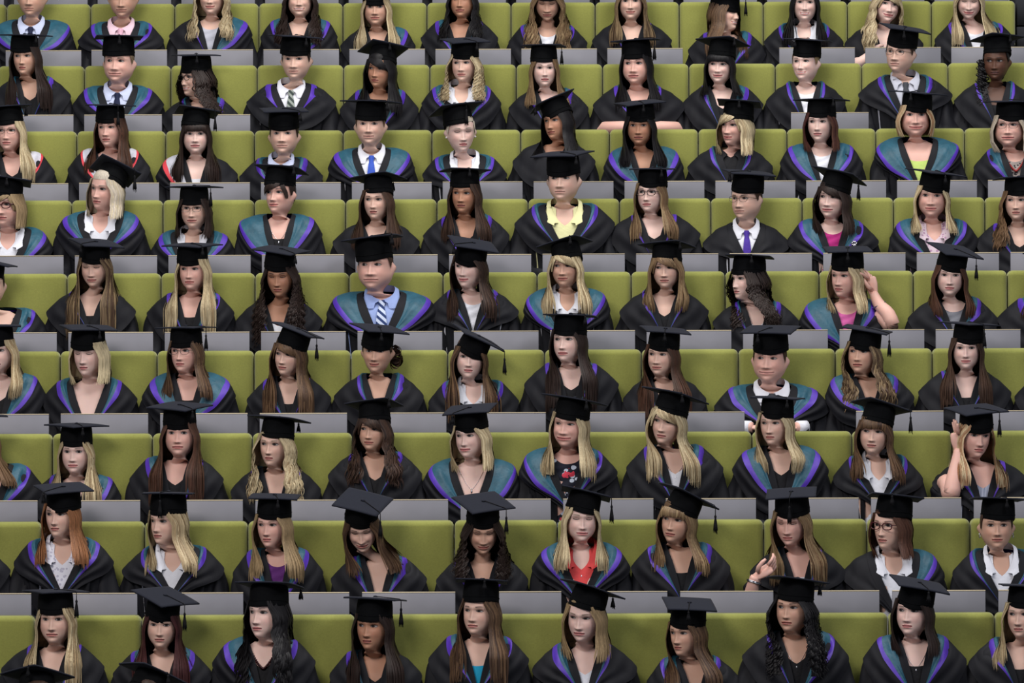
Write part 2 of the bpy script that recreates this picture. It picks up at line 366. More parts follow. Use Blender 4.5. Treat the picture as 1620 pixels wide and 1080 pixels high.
def face(P, male, rnd, skin, browc, smile, gaze, lids, ear, lipc, makeup_shade, fat):
    V = HBASE.reshape(-1, 3).copy(); x, y, z = V.T; ph = PG.ravel(); front = np.clip((np.cos(ph) - .2) / .3, 0, 1) * (z > .0)
    ax = np.abs(x); wj = rnd.uniform(-.003, .003) + (.004 if male else 0) + fat * .006
    V[:, 0] += np.sign(x) * wj * gs(z - .05, .028) * smooth(ax / .03)
    nw = rnd.uniform(.9, 1.15) * (1.12 if male else 1); nl = rnd.uniform(.9, 1.15) * (1.1 if male else 1)
    d = -.0105 * gs(ax - .030, .014) * gs(z - .114, .010) + .0035 * gs(ax - .032, .016) * gs(z - .131, .007) * (1.6 if male else 1)
    rz = np.clip((.122 - z) / .050, 0, 1)
    below = np.where(z < .071, gs(z - .071, .0060), 1.0)
    d += nl * (.002 + .0148 * rz ** 1.25) * gs(x, (.0046 + .0034 * rz ** 2) * nw) * below * (z < .14) * np.where(z > .128, gs(z - .128, .008), 1)
    d += .0050 * gs(ax - .0115 * nw, .0050) * gs(z - .0715, .0055)
    d += -.002 * gs(x, .004) * gs(z - .059, .005)
    mw = .0250 * rnd.uniform(.92, 1.08) + smile * .005; mz = .0445 + smile * .0045 * np.clip(ax / mw, 0, 1.3) ** 2
    inm = np.clip(1 - (ax / (mw * 1.05)) ** 2, 0, 1)
    d += .0042 * inm * gs(z - mz - .0045, .0035) + .0050 * inm * gs(z - mz + .0055, .0042) - .0035 * inm ** .5 * gs(z - mz, .0016)
    d += -.0025 * gs(x, .016) * gs(z - .029, .005) + (.005 if male else .0035) * gs(x, .014) * gs(z - .013, .010)
    d += (.003 + .004 * smile) * gs(ax - .036, .013) * gs(z - .078 - .003 * smile, .012) - .0022 * smile * gs(ax - .031, .004) * gs(z - .058, .010)
    d += -.002 * gs(ax - .055, .012) * gs(z - .06, .02)
    d += .004 * gs(ax - .031, .010) * gs(z - .1125, .0055)
    V[:, 1] -= d * front
    V[:, 2] *= .97
    e = ear * gs(np.abs(np.abs(((ph + np.pi) % (2 * np.pi)) - np.pi) - np.radians(94)), np.radians(5.5)) * np.where(z > .10, gs(z - .10, .016), gs(z - .10, .020))
    V[:, 0] += np.sign(x) * e * .021; V[:, 1] += e * .008
    c = np.tile(np.array(srgb(skin)), (len(V), 1)); x = x; 
    f = front
    lip = np.array(srgb(lipc)); dark = np.array(srgb(browc)) * .7
    c = mixc(c, c[0] * (1.02, .82, .80), f * .45 * gs(ax - .042, .015) * gs(z - .078, .016))
    c = mixc(c, c[0] * (.82, .72, .70), f * .35 * gs(ax - .031, .014) * gs(z - .104, .004))
    if makeup_shade: c = mixc(c, c[0] * (.42, .36, .36), f * makeup_shade * gs(ax - .032, .012) * gs(z - .1175, .0045))  # lid make-up, plus eye-socket shade painted into the skin colour
    upm = (z > mz) * (z < mz + .0070 * inm ** .6) + (z <= mz) * (z > mz - .0090 * inm ** .5)
    c = mixc(c, lip, f * upm * (ax < mw) * .9)
    if smile > 1.2: c = mixc(c, (.75, .72, .68), f * (np.abs(z - mz + .0005) < .0026) * (ax < mw * .72))
    else: c = mixc(c, lip * .35, f * (np.abs(z - mz) < .0014) * (ax < mw * .98))
    c = mixc(c, c[0] * .35, f * gs(ax - .0075, .0035) * gs(z - .0655, .0022) * .8)
    bz = .1275 + .0035 * gs(ax - .036, .014) + (0 if male else .002)
    c = mixc(c, dark, f * (ax > .014) * (ax < .050) * gs(z - bz, .0028 if male else .0021) * np.interp(ax, [.012, .018, .04, .050], [.2, 1, .9, .2]))
    xe = ax - .0312; k = np.clip(1 - (xe / .0155) ** 2, 0, 1); hU = .0068 * k ** .8; hL = .0050 * k ** .8; ez = .1125
    if lids > .6: hU = hU * .12 - .003 * k; hL = .0050 * k
    elif lids > .2: hU = hU * .6
    inside = (z - ez < hU) & (z - ez > -hL) & (k > 0.02)
    c = mixc(c, (.34, .31, .30), f * inside)
    gx = gaze * .0045; xi = (x - np.sign(x) * .0312) - gx
    iris = ((xi / .0070) ** 2 + ((z - ez - .0006 + .003 * (lids > .2)) / .0076) ** 2) < 1
    c = mixc(c, (.022, .018, .018), f * (inside & iris))
    c = mixc(c, (.012, .010, .010) if not male else dark * .5, f * (np.abs(z - ez - hU - .0006) < (.0017 if not male else .0011)) * (np.abs(xe) < .0160) * .95)
    c = mixc(c, dark * .6, f * (np.abs(z - ez + hL) < .0010) * (k > 0) * .55)
    if male: c = mixc(c, c[0] * (.62, .58, .60), .25 * f * gs(z - .035, .022) * (1 - gs(ax - 0, .006) * gs(z - .045, .004)))
    return V, c
PURP = {}
# outer cloth surface sampled for draping
OFF_G = .020
_ph = np.linspace(0, 2 * np.pi, 97)[:-1]; _tt = np.linspace(0, 9, 60)
_P, _T = np.meshgrid(_ph, _tt)
def outer(P_, T_): return S(P_, T_, OFF_G)
_GV = outer(_P, _T)
SLV_C = np.array([(.150, .0, -.045), (.176, .0, -.085), (.192, -.006, -.15), (.205, -.018, -.23), (.212, -.045, -.31), (.20, -.11, -.37), (.165, -.19, -.395), (.12, -.25, -.405), (.085, -.275, -.41)])
SLV_R = np.array([.040, .056, .062, .066, .070, .072, .068, .064, .060])
def tubeV(Cn, R, n, fold=0, ph0=0.0):
    Cn = np.asarray(Cn, float); T = np.gradient(Cn, axis=0); T /= np.linalg.norm(T, axis=1)[:, None]
    N = np.cross(T, (0.15, 1, .1)); N /= np.linalg.norm(N, axis=1)[:, None]; B = np.cross(T, N)
    a = np.linspace(0, 2 * np.pi, n, endpoint=False)[None]; l = np.linspace(0, 1, len(Cn))[:, None]
    r = R[:, None] * (1 + fold * (.55 * np.sin(3 * a + 9 * l + ph0) + .45 * np.sin(5 * a - 6 * l + 2 * ph0) + .35 * np.sin(a * 2 + 22 * l + ph0)) * np.clip(l * 3, .25, 1))
    return Cn[:, None] + r[..., None] * (np.cos(a)[..., None] * N[:, None] + np.sin(a)[..., None] * B[:, None])
_t9 = np.linspace(0, 8, 22)
SLV_C2 = crow(SLV_C, _t9); SLV_R2 = crow(SLV_R[:, None], _t9)[:, 0]
_bv = [tuple(v) for v in _GV.reshape(-1, 3)]; _bf = [tuple(f) for f in gridF(60, 96, True)]
for sg in (1, -1):
    cc = SLV_C2 * (sg, 1, 1); o0 = len(_bv)
    _bv += [tuple(v) for v in tubeV(cc, SLV_R2, 14).reshape(-1, 3)]; _bf += [tuple(f) for f in gridF(22, 14, True, o0)]
BV = BVHTree.FromPolygons(_bv, _bf)
# front/back depth of the dressed torso as a lookup
GXX = np.linspace(-.30, .30, 61); GZZ = np.linspace(-.56, .10, 67)
YF = np.full((67, 61), np.nan); YB = np.full((67, 61), np.nan)
for iz, zz in enumerate(GZZ):
    for ix, xx in enumerate(GXX):
        h = BV.ray_cast(Vector((xx, -1, zz)), Vector((0, 1, 0)))
        if h[0] is not None:
            YF[iz, ix] = h[0].y
            YB[iz, ix] = BV.ray_cast(Vector((xx, 1, zz)), Vector((0, -1, 0)))[0].y
YF0 = np.where(np.isnan(YF), .06, YF); YB0 = np.where(np.isnan(YB), -.02, YB)
def lut(T, x, z):
    fx = np.clip((x + .30) / .01, 0, 59.999); fz = np.clip((z + .56) / .01, 0, 65.999); i = fz.astype(int); j = fx.astype(int); u = fx - j; v = fz - i
    return T[i, j] * (1 - u) * (1 - v) + T[i, j + 1] * u * (1 - v) + T[i + 1, j] * (1 - u) * v + T[i + 1, j + 1] * u * v
# ---------------------------------------------------------------- hair
def hair_paths(R, O, phr, phc, L, off, n, vol, frontw, xt, rnd_, ball=0, curlin=0, ztop=.166):
    """phr/phc root and cheek angles, L lengths, off offsets, all arrays (m,). returns (m,n,3)"""
    m = len(phr); tau = np.linspace(0, 1, n)[None]; l = tau * L[:, None]
    lh = .118; la = np.minimum(l, lh); z = ztop - la
    ph = phr[:, None] + (phc - phr)[:, None] * smooth(la / .075)
    o = off[:, None] + vol * smooth((la - .01) / .09)
    P = Hs(ph, z, o) @ R.T + O
    if (L > lh).any():
        pe = Hs(phc, np.full(m, ztop - lh), off + vol) @ R.T + O
        q = np.maximum(l - lh, 0); hang = q > 0
        z2 = pe[:, None, 2] - q; s = np.sign(pe[:, 0:1]); 
        k = smooth(q / .16)
        x2 = pe[:, None, 0] + (xt[:, None] - pe[:, None, 0]) * k * .8
        yf = lut(YF0, x2, z2) - .024 - off[:, None] * .8; yb = lut(YB0, x2, z2) + .014 + off[:, None]
        yfree = pe[:, None, 1] + 0 * q
        fy = np.minimum(yfree - .10 * k * frontw[:, None], np.where(frontw[:, None] > .05, 9, 9))
        yfront = np.minimum(fy, yf); yback = np.maximum(yfree + .02 * k, yb)
        y2 = yfront * frontw[:, None] + yback * (1 - frontw[:, None])
        P2 = np.stack([x2, y2, z2], -1); P = np.where(hang[..., None], P2, P)
    if curlin:
        kk = smooth((tau - .7) / .3)[..., None] * curlin; ctr = O[:2] + (R @ np.array([0, .01, .06]))[:2]
        P[..., :2] = P[..., :2] + (ctr - P[..., :2]) * kk
    return P
def lockmesh(b, P, W, T, cols, ctr):
    m, n, _ = P.shape
    D = np.gradient(P, axis=1); D /= np.linalg.norm(D, axis=2)[..., None] + 1e-9
    N = P - ctr; N[..., 2] *= .2; N /= np.linalg.norm(N, axis=2)[..., None] + 1e-9
    Wd = np.cross(N, D); Wd /= np.linalg.norm(Wd, axis=2)[..., None] + 1e-9; N = np.cross(D, Wd)
    tp = np.interp(np.linspace(0, 1, n), [0, .08, .6, .9, 1], [.6, 1, .9, .5, .05])[None, :, None]
    V = np.stack([P + Wd * W[:, None, None] * tp, P + N * T * tp, P - Wd * W[:, None, None] * tp], 2)      # m,n,3,3
    F = (np.arange(m)[:, None, None] * n * 3 + gridF(n, 3)[None]).reshape(-1, 4)
    b.add(V.reshape(-1, 3), F, np.repeat(cols, n * 3, axis=0))
LG = {'s': 0, 'w': 1, 'c': 2}
def make_hair(root, spec, fringe, R, O, k, rnd, opening=None):
    """spec: colour(s), style letter, length cm; e.g. 'bs34', 'bdw40' two colours. styles s straight w wavy c curly b bob m short man u pinned up"""
    cs, st, L = spec[0], spec[1], float(spec[2]) / 100
    rr = np.random.RandomState(rnd.randrange(1 << 30))
    c0 = np.array(srgb(HAIR[cs[0]])); c1 = np.array(srgb(HAIR[cs[-1]]))
    b = MB(); R = R * k
    def colors(m):
        u = rr.rand(m, 1) ** 1.3; base = c0 * (1 - u) + c1 * u if len(cs) > 1 else np.tile(c0, (m, 1))
        return base * (.80 + .40 * rr.rand(m, 1))
    short = st in 'mu'
    ctr = O + R @ np.array([0, .015, .08]); vol = {'s': .019, 'w': .027, 'c': .032, 'b': .023, 'm': .002, 'u': .003}[st] * rr.uniform(.85, 1.2)
    op = opening or (76 if short else {'s': 61, 'w': 59, 'c': 56, 'b': 61}[st]); topo = (66 if short else 40)
    wave = {'w': .007, 'c': .0085}.get(st, 0.0012); lam = {'w': .085, 'c': .042}.get(st, .15)
    for side in (1, -1):
        if short:
            m = 46; u = (np.arange(m) + .5) / m; phr = np.radians(topo + (178 - topo) * u); Ls = np.interp(u, [0, .12, .3, .6, 1], [.07, .055, .05, .095, .12]) + rr.rand(m) * .006
            if st == 'u': Ls[:] = np.interp(u, [0, .2, .5, 1], [.05, .07, .1, .13])
            phc = np.radians(op + (178 - op) * u)
        else:
            m = 100 if st == 'c' else 140; u = np.sort(rr.rand(m) ** 1.3); phr = np.radians(topo + (178 - topo) * u); phc = np.radians(op + (178 - op) * u + 3 * rr.randn(m))
            Ls = L * (.90 + .14 * rr.rand(m)); Ls = Ls * np.interp(u, [0, .25, 1], [.9, 1, 1]) if st != 'b' else L * (.96 + .06 * rr.rand(m)) * np.interp(u, [0, .5, 1], [1.04, 1, .92])
        n = max(7, int(np.max(Ls) / {'c': .0085, 'w': .015}.get(st, .024))); n = min(n, 46)
        fw = smooth((112 - np.degrees(phc)) / 18) if not short else np.ones(m) * .5
        pass
        xt = side * np.interp(np.degrees(phc), [58, 80, 110, 180], [.066, .122, .165, .02]) + rr.randn(m) * .008
        off = .004 + .007 * rr.rand(m) * (0.3 if short else 1)
        P = hair_paths(R, O, side * phr, side * phc, Ls, off, n, vol, fw, xt, rr, curlin=(.16 if st == 'b' else 0))
        # waves
        tau = np.linspace(0, 1, n)[None]; l = tau * Ls[:, None]; p0 = rr.rand(m, 1) * 6.28 if st == 'c' else 1.2 * rr.randn(m, 1)
        A = wave * smooth((l - .05) / .10)
        P[..., 0] += A * np.sin(l / lam * 6.28 + p0); P[..., 1] += A * .8 * np.cos(l / lam * 6.28 + p0)
        Wd = (.0042 + .0036 * rr.rand(m)) * (.6 if st == 'c' else 1) * (0.8 if short else 1.0)
        lockmesh(b, P, Wd, .0011, colors(m), ctr)
        # under sheet
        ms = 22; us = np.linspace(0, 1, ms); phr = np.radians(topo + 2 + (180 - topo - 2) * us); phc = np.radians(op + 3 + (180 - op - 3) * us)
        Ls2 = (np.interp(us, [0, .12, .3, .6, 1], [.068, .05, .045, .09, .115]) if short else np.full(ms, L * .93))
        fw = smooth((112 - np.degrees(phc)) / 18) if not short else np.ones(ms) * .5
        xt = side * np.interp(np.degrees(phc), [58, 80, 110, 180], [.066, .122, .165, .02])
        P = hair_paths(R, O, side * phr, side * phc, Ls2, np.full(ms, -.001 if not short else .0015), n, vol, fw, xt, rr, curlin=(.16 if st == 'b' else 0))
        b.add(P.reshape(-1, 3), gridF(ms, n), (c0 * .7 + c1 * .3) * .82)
    # crown under the cap
    ph = np.linspace(0, 2 * np.pi, 33)[:-1]; zz = np.array([.166, .174, .184, .196, .207, .214, .2185]); Pm, Zm = np.meshgrid(ph, zz)
    zf = Zm
    V = Hs(Pm, np.minimum(zf, .2185), np.where(np.cos(Pm) > .5, .001, .003)) @ R.T + O
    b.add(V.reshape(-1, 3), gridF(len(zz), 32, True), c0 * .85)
    # fringe
    if fringe in 'flr':
        m = 44; u = (np.arange(m) + rr.rand(m) * .8) / m
        n = 7; tau = np.linspace(0, 1, n)[None]
        if fringe == 'f':
            p0 = np.radians(-46 + 92 * u)[:, None]; p1 = p0 * 1.06 + np.radians(4) * rr.randn(m, 1) * .5; z0 = .172; z1 = (.124 + .005 * rr.rand(m, 1) - .014 * smooth((np.abs(np.degrees(p0)) - 28) / 20))
            ph = p0 + (p1 - p0) * tau; z = z0 + (z1 - z0) * tau
        else:
            sg = 1 if fringe == 'r' else -1
            p0 = sg * np.radians(-34 + 62 * u)[:, None]; p1 = sg * np.radians(18 + 52 * u + 2 * rr.randn(m))[:, None]
            z0 = .172; z1 = (.122 - .030 * u + .006 * rr.rand(m))[:, None]
            ph = p0 + (p1 - p0) * tau ** 1.5; z = z0 + (z1 - z0) * tau
        P = Hs(ph, z, .001 + (.004 + .006 * rr.rand(m, 1)) * smooth(tau * 3.5) + .004 * np.sin(tau * 3.1)) @ R.T + O
        lockmesh(b, P, .0055 + .003 * rr.rand(m), .0008, colors(m), ctr)
        if fringe != 'f':                               # the long strands on the other side of the parting
            m2 = 14; u = rr.rand(m2); p0 = -sg * np.radians(30 + 10 * u)[:, None]; p1 = -sg * np.radians(50 + 12 * u)[:, None]
            P = Hs(p0 + (p1 - p0) * smooth(tau), .170 - .09 * tau + 0 * p0, .001 + (.005 + .005 * rr.rand(m2, 1)) * smooth(tau * 3.5)) @ R.T + O
            lockmesh(b, P, .006 + .003 * rr.rand(m2), .0008, colors(m2), ctr)
    if st == 'u' and fringe in 'BC':                       # pinned up: B bun behind, C curls at the photo's right
        m = 26; n = 12; tau = np.linspace(0, 1, n)[None]
        cx = .085 if fringe == 'C' else .0; base = np.array([cx, .075, .085])
        a = rr.rand(m, 1) * 6.28 + tau * 5; rad = .018 + .016 * rr.rand(m, 1)
        P = np.stack([base[0] + rad * np.cos(a), base[1] + .02 * rr.randn(m, 1) + 0 * a, base[2] + .02 * rr.randn(m, 1) + rad * np.sin(a) - .02 * tau], -1) @ R.T + O
        lockmesh(b, P, np.full(m, .006), .003, colors(m), ctr)
    return b.build('hair', M['hair'], root)
# ---------------------------------------------------------------- gown, hood, clothes
def make_gown(root, sc3, rnd, opn, vd, short=()):
    b = MB(); ph0 = rnd.uniform(0, 6.28); nr, nc = 40, 96
    t = np.linspace(.75, 9, nr)[:, None]; u = np.linspace(0, 1, nc)[None]
    a = crow(TORSO, t[:, 0])[:, 0] + OFF_G
    op = np.arcsin(np.clip(opn / a, 0, .6)); opt = np.radians(np.interp(t[:, 0] * 4.5 / max(vd, 2), [.75, 1.6, 2.4, 3.2, 4.2, 5.2], [66, 52, 38, 26, 14, 0]))
    p0 = np.maximum(op, opt)[:, None]; ph = p0 + (2 * np.pi - 2 * p0) * u
    V = S(ph, t + 0 * u, OFF_G - .001)
    amp = .0085 * np.clip((t - 2.2) / 3, 0, 1)
    f = amp * (np.sin(19 * ph + ph0 + .5 * np.sin(t)) + .6 * np.sin(31 * ph + 2 * ph0 + .3 * t) + .5 * np.sin(9 * ph - ph0))
    n = np.stack([np.sin(ph), -np.cos(ph), 0 * ph], -1); V = V + n * f[..., None]
    b.add(V.reshape(-1, 3), gridF(nr, nc)[:, ::-1])
    for sg in (1, -1):
        cc, R = SLV_C2 * (sg, 1, 1), SLV_R2
        if sg in short: cc = cc[:9]; R = R[:9] * np.linspace(1, 1.15, 9)
        cc = cc + np.array([rnd.uniform(-.008, .006) * sg, rnd.uniform(-.02, .01), 0]) * np.linspace(0, 1, len(cc))[:, None]
        cf = crow(cc, np.linspace(0, len(cc) - 1, 34)); rf = crow(R[:, None], np.linspace(0, len(cc) - 1, 34))[:, 0]
        W = tubeV(cf, rf, 30, fold=.20, ph0=ph0 + sg)
        b.add(W.reshape(-1, 3), gridF(34, 30, True))
    # lap: cloth over the thighs and shins
    lc = np.array([(0, .02, -.47), (0, -.10, -.48), (0, -.22, -.48), (0, -.33, -.485), (0, -.40, -.55), (0, -.42, -.64), (0, -.41, -.78), (0, -.40, -.90)])
    lw = np.array([.17, .185, .19, .185, .18, .175, .17, .175]); lt = np.array([.075, .075, .072, .07, .08, .075, .07, .07])
    aa = np.linspace(0, 2 * np.pi, 28, endpoint=False)
    T = np.gradient(lc, axis=0); T /= np.linalg.norm(T, axis=1)[:, None]; B = np.cross(T, (1, 0, 0))
    V = lc[:, None] + lw[:, None, None] * np.cos(aa)[None, :, None] * np.array([1, 0, 0]) + (lt[:, None] * np.sin(aa)[None] * (1 + .12 * np.abs(np.cos(aa))[None]))[..., None] * B[:, None]
    b.add(V.reshape(-1, 3), gridF(len(lc), 28, True))
    o = b.build('gown', M['gown'], root); o.scale = sc3; return o
def side_curves(sg, tw, vd, pw, x0, opn=0):
    """five 3-D guide curves from nape to chest point: neck edge, lapel edge, lining edge, ribbon edge, cowl edge"""
    vz = -.06 - vd; l = .028; a, b_, c = .056 + x0, .053 + x0, .029 + x0 * .8
    w = [tw * 1.35 + .008, tw * 1.05 + .004, tw * .62]
    q = (.10 + tw * .3, -.13, -.105 - vd * .52) if opn > .03 else (.130 + tw * .3, -.13, -.17 - vd * .45)
    P = [
      [(0, .075, .055), (.046, .05, .045), (a, .0, .030), (b_, -.056, -.024), (c, -.10, -.030 - vd * .45), (.004, -.13, vz)],
      [(0, .085, .040), (.070, .06, .035), (a + l, .0, .018), (b_ + l, -.065, -.045), (c + l, -.11, -.05 - vd * .5), (.004, -.135, vz - .035)],
      [(0, .095, .020), (.080, .07, .020), (a + l + w[0], .0, .002), (b_ + l + w[1], -.07, -.055 - tw * .25), (c + l + w[2], -.115, -.065 - vd * .5 - tw * .2), (.004, -.138, vz - .045)],
      [(0, .100, .008), (.090, .08, .005), (a + l + w[0] + pw, .0, -.008), (b_ + l + w[1] + pw, -.08, -.068 - tw * .25), (c + l + w[2] + pw * .8, -.12, -.078 - vd * .5 - tw * .2), (.004, -.14, vz - .050)],
      [(0, .12, -.10), (.15, .10, -.07), (.215, .0, -.07), (.225, -.07, -.125), q, (.002, -.15, vz - (.055 if opn > .03 else .085))],
    ]
    t = np.linspace(0, 5, 30)
    cv = [crow(np.array(p) * (sg, 1, 1), t) for p in P]; kk = np.interp(t, [0, 3.0, 4.0, 4.7], [1, 1, min(1, .15 + tw * 14), 0])[:, None]
    d = (cv[3] - cv[2]) * kk; cv[2] = cv[1] + (cv[2] - cv[1]) * kk; cv[3] = cv[2] + d
    return cv
def make_hood(root, sc3, rnd, tl, tr, vd, scheme, x0=0, opn=0):
    hb, lb, pb = MB(), MB(), MB()
    for sg, tw in ((-1, tl), (1, tr)):
        pw = (.012 if scheme == 'W' else .019) if tw > .004 else (.0 if tw < 0 else .012)
        tw = max(tw, 0.0)
        cv = side_curves(sg, tw, vd, pw, x0, opn)
        offs = [.005, .013, .024 + tw * .12, .025 + tw * .12, .024]
        ph0 = rnd.uniform(0, 6.28); tt = np.linspace(0, 1, 30)
        out = []
        for c, o, j in zip(cv, offs, range(5)):
            r = []
            for i, p in enumerate(c):
                h = BV.find_nearest(Vector(p))
                q, nn = h[0], h[1]
                if nn.dot(q - Vector((0, 0, q.z - .05))) < 0: nn = -nn
                oo = o + .0055 * math.sin(tt[i] * 14 + ph0 + j) * (1 if j > 1 else .3)
                r.append(q * 1.0 + nn * oo + (Vector(p) - q) * (.35 if j < 2 else .15))
            out.append(np.array(r))
        def strip(bb, A, B_, nsub, puff, fl=0, mo=.006, pl=0):
            s = np.linspace(0, 1, nsub)[:, None, None]; V = A[None] * (1 - s) + B_[None] * s
            V = V + np.array([0, -.35, .9]) * (puff * np.sin(s * np.pi)) * np.interp(tt, [0, .15, .8, 1], [.3, 1, 1, 0])[None, :, None]
            if fl: V[..., 1:2] -= (fl * np.sin(s * np.pi) * np.sin(3 * s * 3.1 + tt[None, :, None] * 9 + ph0))
            for a_ in range(V.shape[0]):
                for b_ in range(V.shape[1]):
                    v = Vector(V[a_, b_]); q, nn, _, _ = BV.find_nearest(v)
                    if nn.dot(q - Vector((0, 0, q.z - .05))) < 0: nn = -nn
                    g_ = mo - (v - q).dot(nn)
                    if g_ > 0: V[a_, b_] = V[a_, b_] + np.array(nn * g_)
            for _ in range(3): V[:, 1:-1] = V[:, 1:-1] * .4 + (V[:, :-2] + V[:, 2:]) * .3
            if mo > 0: V = V + np.array([.0, -.6, .5]) * pl * (s * (1 - .3 * s)) * (np.sin(tt * 52 + ph0 * 3) + .7 * np.sin(tt * 31 + ph0))[None, :, None]
            F = gridF(nsub, 30); bb.add(V.reshape(-1, 3), F if sg > 0 else F[:, ::-1])
        strip(hb, out[0], out[1], 4, .003)
        if tw > .002: strip(lb, out[1], out[2], 8, .010, .004, .010)
        if pw > 0: strip(pb, out[2] if tw > .002 else out[1], out[3], 4, .003, 0, .012)
        # turned edge then the falling cowl
        E = out[3] if pw > 0 else out[1]
        strip(hb, E, out[4], 12, .006, .006, .010, .0032)
        O5 = out[4] + np.array([-.012 * sg, .020, -.002]); strip(hb, out[4], O5, 3, 0, 0, -.01)
    o = hb.build('hood', M['gown'], root); o.scale = sc3
    if lb.V: 
        x = lb.build('hood_lining', M['whitesilk' if scheme == 'W' else 'teal'], o); x['label'] = 'pale grey silk lining' if scheme == 'W' else 'teal silk lining'
    if pb.V:
        x = pb.build('ribbon_edge', M['redtrim' if scheme == 'W' else 'purple'], o); x['label'] = 'red ribbon edge' if scheme == 'W' else 'purple ribbon edge'
    return o
def make_top(root, sc3, kind, colour, rnd):
    """kind: r round, v V-neck, q square, c open collar, t closed collar with tie, s closed collar no tie, k scarf/cowl"""
    nr, nc = 26, 72; ph = np.linspace(0, 2 * np.pi, nc + 1)[:-1][None]; d = np.abs(((ph + np.pi) % (2 * np.pi)) - np.pi)
    dep = {'r': 1.6, 'v': 1.9, 'q': 3.6, 'c': 2.4, 't': .2, 's': .5, 'k': .7, 'h': .8, 'w': 3.0}[kind]; half = {'r': 1.5, 'v': .75, 'q': .62, 'c': .7, 't': .5, 's': .5, 'k': 1.2, 'h': 1.4, 'w': 1.4}[kind]
    sh = {'r': 1.5, 'q': 1.5, 'h': .5, 'w': 1.8, 'v': 1.25, 'k': .9}.get(kind, .35)
    if kind in 'qrwh': g = np.where(d < half, 1.0, np.clip(1 - (d - half) / .35, 0, 1)) if kind == 'q' else np.clip(np.cos(np.clip(d / half, 0, 1) * np.pi / 2), 0, 1) ** .6
    else: g = np.clip(1 - d / half, 0, 1)
    ts = sh + dep * g; s = np.linspace(0, 1, nr)[:, None]; t = ts + (9 - ts) * s ** 1.2
    off = .007 + (.004 * np.sin(ph * 9 + t * 5) * np.clip(t - 1, 0, 1) if kind in 'kh' else 0.0015 * np.sin(ph * 17 + t * 2))
    V = S(ph + 0 * t, t, off)
    if kind in 'cvk' : pass
    o = mk('top' if kind not in 'tsc' else 'shirt', V.reshape(-1, 3), gridF(nr, nc, True)[:, ::-1], cloth(colour), root); o.scale = sc3
    if kind in 'tsc':
        b = MB(); op = {'t': 0.0, 's': .012, 'c': .045}[kind]
        for sg in (1, -1):
            n = 14; u = np.linspace(0, 1, n)
            # standing edge around the neck, from nape to the throat
            if kind == 'c':
                A = crow(np.array([(0, .060, .075), (.050, .040, .072), (.066, -.005, .052), (.062, -.050, .010), (.045, -.085, -.035), (.030, -.10, -.07)]) * (sg, 1, 1), u * 5)
                Bq = crow(np.array([(0, .078, .045), (.062, .055, .040), (.086, .0, .027), (.088, -.060, -.012), (.094, -.100, -.055), (.052, -.128, -.085)]) * (sg, 1, 1), u * 5)
            else:
                A = crow(np.array([(0, .056, .078), (.048, .035, .074), (.058, -.005, .055), (.050, -.040, .028), (.030, -.060, .008), (.006 + op, -.068, -.004)]) * (sg, 1, 1), u * 5)
                Bq = crow(np.array([(0, .070, .045), (.058, .048, .040), (.076, -.002, .025), (.076, -.055, -.005), (.062, -.090, -.048), (.034 + op, -.092, -.050)]) * (sg, 1, 1), u * 5)
            mid = (A + Bq) / 2 + np.array([.008 * sg, -.008, .006])
            for off_ in (0, .003):
                V = np.stack([A, mid, Bq]) - np.array([0, off_, off_]); b.add(V.reshape(-1, 3), gridF(3, n) if sg > 0 else gridF(3, n)[:, ::-1])
        c = b.build('collar', cloth(colour), o)
    return o
def make_tie(root, sc3, colour):
    b = MB(); P = np.array([(0, -.074, -.006), (0, -.082, -.022), (0, -.088, -.040), (0, -.108, -.06), (0, -.124, -.10), (0, -.134, -.15), (0, -.138, -.22), (0, -.134, -.30), (0, -.128, -.36)])
    W = np.array([.013, .017, .012, .016, .021, .025, .030, .034, .036]); 
    n = 7; u = np.linspace(-1, 1, n)
    V = P[:, None] + np.stack([u[None] * W[:, None], -.006 * (1 - u[None] ** 2) * np.array([2, 2.2, 1.5, 1, .8, .8, .8, .8, .8])[:, None], 0 * u[None] * W[:, None]], -1)
    b.add(V.reshape(-1, 3), gridF(len(P), n)); b.add((V + (0, .004, 0)).reshape(-1, 3), gridF(len(P), n)[:, ::-1])
    o = b.build('tie', cloth(colour), root); o.scale = sc3; return o
